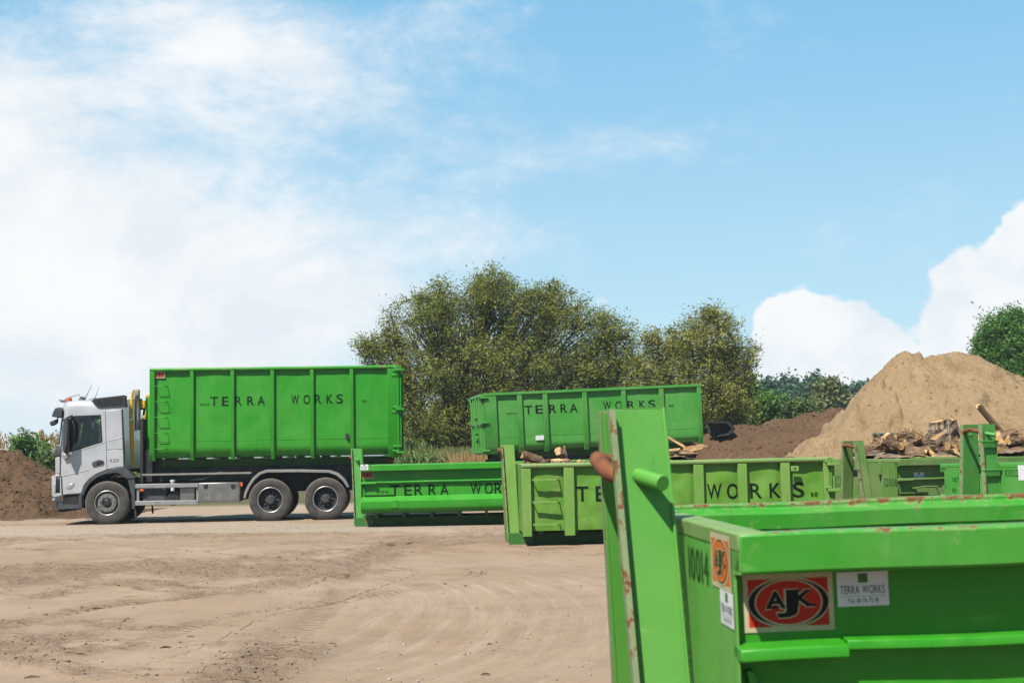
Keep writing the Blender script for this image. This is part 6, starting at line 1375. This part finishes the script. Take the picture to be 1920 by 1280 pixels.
def debris(bx, name, label, H, x0, x1, seed):
    """chips filling the container below the logs"""
    n, m = 60, 24; xs, ys = np.linspace(x0, x1, n), np.linspace(-1.0, 1.0, m); X, Y = np.meshgrid(xs, ys); Z = H(X, Y) + 0.09*(fbm(X*7, Y*7, seed, 4, 0.65)-0.5)
    id_ = np.arange(n*m).reshape(m, n); q = np.stack([id_[:-1, :-1], id_[:-1, 1:], id_[1:, 1:], id_[1:, :-1]], -1).reshape(-1, 4)
    pts = np.stack([X, Y, Z], -1).reshape(-1, 3); R_ = np.array(bx.Mx.to_3x3()); t_ = np.array(bx.Mx.translation)
    return tag(np_mesh(name, pts@R_.T + t_, q, M['grey_wood']), label, 'wood debris', kind='stuff')
rl = random.Random(31)
# faded container: two low heaps
def HE(x, y):
    return zE-0.17 + 0.12*np.exp(-((x-0.75)/0.7)**2) + 0.24*np.exp(-((x-2.75)/0.42)**2) + 0.04*np.exp(-(y/0.5)**2)
debris(E, 'wood_debris', 'brown wood chips filling the faded container to the rim', HE, 0.12, E.L-0.12, 201)
for i in range(90):
    x = rl.choice((rl.gauss(0.75, 0.45), rl.gauss(2.75, 0.28), rl.gauss(1.6, 0.5))); x = min(3.4, max(0.35, x)); y = rl.uniform(-0.95, 0.75)
    z = float(HE(np.array([x]), np.array([y]))[0]) + rl.uniform(0.0, 0.08)*(1.6 if abs(x-2.75) < 0.35 else 0.7)
    p = E.Mx @ Vector((x, y, z)); put_log(LOGS[rl.randrange(8)], p, rl.uniform(0.20, 0.42), rl.uniform(0.025, 0.065), rl.gauss(0.2, 0.8), rl.gauss(0, 0.16), rl.uniform(0, 6.28), 'split firewood log lying in the faded yellowish green container', 'firewood logs in the faded container')
def sl(bx, px, py, yl): x, z = bx.side(px, py, yl); return bx.Mx @ Vector((x, yl, z))
put_log(LOGS[3], sl(E, 1052, 848, -0.1), 0.20, 0.075, 1.0, 0.3, 0, 'pale round log end sticking up left in the faded container', None)
put_log(LOGS[2], sl(E, 998, 858, -0.4), 0.36, 0.08, 0.1, 0.35, 0.5, 'dark splintered log at the left end of the faded container', None)
put_log(LOGS[4], sl(E, 1303, 840, 0.1), 0.42, 0.06, -0.1, -0.22, 1.0, 'pale long log topping the right heap in the faded container', None)
put_log(LOGS[6], sl(E, 1275, 834, 0.5), 0.55, 0.04, 0.0, 0.55, 0.3, 'dark branch leaning behind the near hook post', None)
put_log(LOGS[0], sl(E, 1061, 846, 0.1), 0.22, 0.02, 0.2, 1.35, 0, 'thin upright stick in the faded container', None)
# drab container
def HF(x, y):
    return zF-0.02 + 0.26*np.exp(-((x-0.9)/0.7)**2 - (y/0.9)**2) + 0.34*np.exp(-((x-2.9)/1.2)**2 - (y/0.9)**2)
debris(F_, 'wood_debris', 'brown wood chips under the logs in the drab container', HF, 0.12, F_.L-0.12, 211)
for i in range(135):
    x = rl.uniform(0.25, 5.3); y = rl.uniform(-0.98, 0.9); z = float(HF(np.array([x]), np.array([y]))[0]) + rl.uniform(0.0, 0.17)
    p = F_.Mx @ Vector((x, y, z)); put_log(LOGS[rl.randrange(8)], p, rl.uniform(0.30, 0.66), rl.uniform(0.065, 0.135), rl.uniform(0, 3.14), rl.gauss(0, 0.28), rl.uniform(0, 6.28), 'split firewood log heaped on the drab container numbered 12006', 'firewood logs on the drab container')
put_log(LOGS[3], sl(F_, 1770, 817, 0.15), 0.62, 0.255, 0.3, math.pi/2, 0.0, 'big upright dark stump on the log heap', None, 'tree_stump', 'stump')
put_log(LOGS[5], sl(F_, 1793, 822, 0.25), 0.50, 0.11, 0.2, 1.45, 1.0, 'orange split slab standing beside the big stump', None)
put_log(LOGS[2], sl(F_, 1680, 838, -0.3), 0.62, 0.10, 0.35, 0.75, 1.2, 'grey split log sloping at the left of the heap', None)
put_log(LOGS[0], sl(F_, 1728, 822, -0.5), 0.55, 0.05, 0.3, 0.62, 1.5, 'pale thin split stick crossing the heap left of the stump', None)
put_log(LOGS[4], sl(F_, 1738, 833, -0.6), 0.85, 0.055, 0.3, -0.55, 0.5, 'long pale split stick crossing the heap below the stump', None)
put_log(LOGS[6], sl(F_, 1655, 822, 0.0), 0.45, 0.02, 0.3, 0.62, 0.5, 'thin twig pointing up at the left of the log heap', None)
put_log(LOGS[7], sl(F_, 1866, 797, 0.2), 1.10, 0.065, 0.35, 0.80, 0.6, 'long grey plank leaning up right of the stepped hook post', None, 'plank', 'plank')
put_log(LOGS[3], sl(F_, 1905, 838, -0.4), 0.45, 0.20, 1.2, 0.1, 0.6, 'thick log with orange cut end at the right edge', None)
# green crate behind the logs
cr = thing('plastic_crate', 'grey green crate standing behind the logs left of the stump', 'crate', F_.Mx @ Vector((1.35, 0.75, 0)), rad(10))
p = sl(F_, 1717, 813, 0.75); hz = p.z
mb = MB(); w_ = 0.33
mb.box(-w_, w_, -0.24, -0.22, hz-0.34, hz-0.02); mb.box(-w_, w_, 0.22, 0.24, hz-0.34, hz-0.02); mb.box(-w_, -w_+0.02, -0.22, 0.22, hz-0.34, hz-0.02); mb.box(w_-0.02, w_, -0.22, 0.22, hz-0.34, hz-0.02); mb.box(-w_, w_, -0.24, 0.24, hz-0.38, hz-0.342); mb.build('crate_body', M['grey_plastic'], cr, bevel=0.008)
mb = MB(); mb.box(-w_-0.02, w_+0.02, -0.26, 0.26, hz-0.018, hz+0.03); mb.build('lid', M['crate_lid'], cr, bevel=0.012)
# ------------------------------------------------------------------ thin summer haze
hz_ = MB(); hz_.box(-900, 900, -60, 900, -1.2, 16.0)
hzm = bpy.data.materials.new('summer_haze'); hzm.use_nodes = True; ht = NT(hzm.node_tree); ht.n.clear()
ho = ht.new('ShaderNodeOutputMaterial'); pv = ht.new('ShaderNodeVolumePrincipled'); pv.inputs['Color'].default_value = (0.80, 0.90, 1.0, 1); pv.inputs['Density'].default_value = 0.00035; pv.inputs['Anisotropy'].default_value = 0.2
ht.link(pv.outputs[0], ho.inputs['Volume'])
hzo = hz_.build('haze', hzm, None, smooth=False); tag(hzo, 'thin pale summer haze over the yard and field', 'haze', kind='stuff')
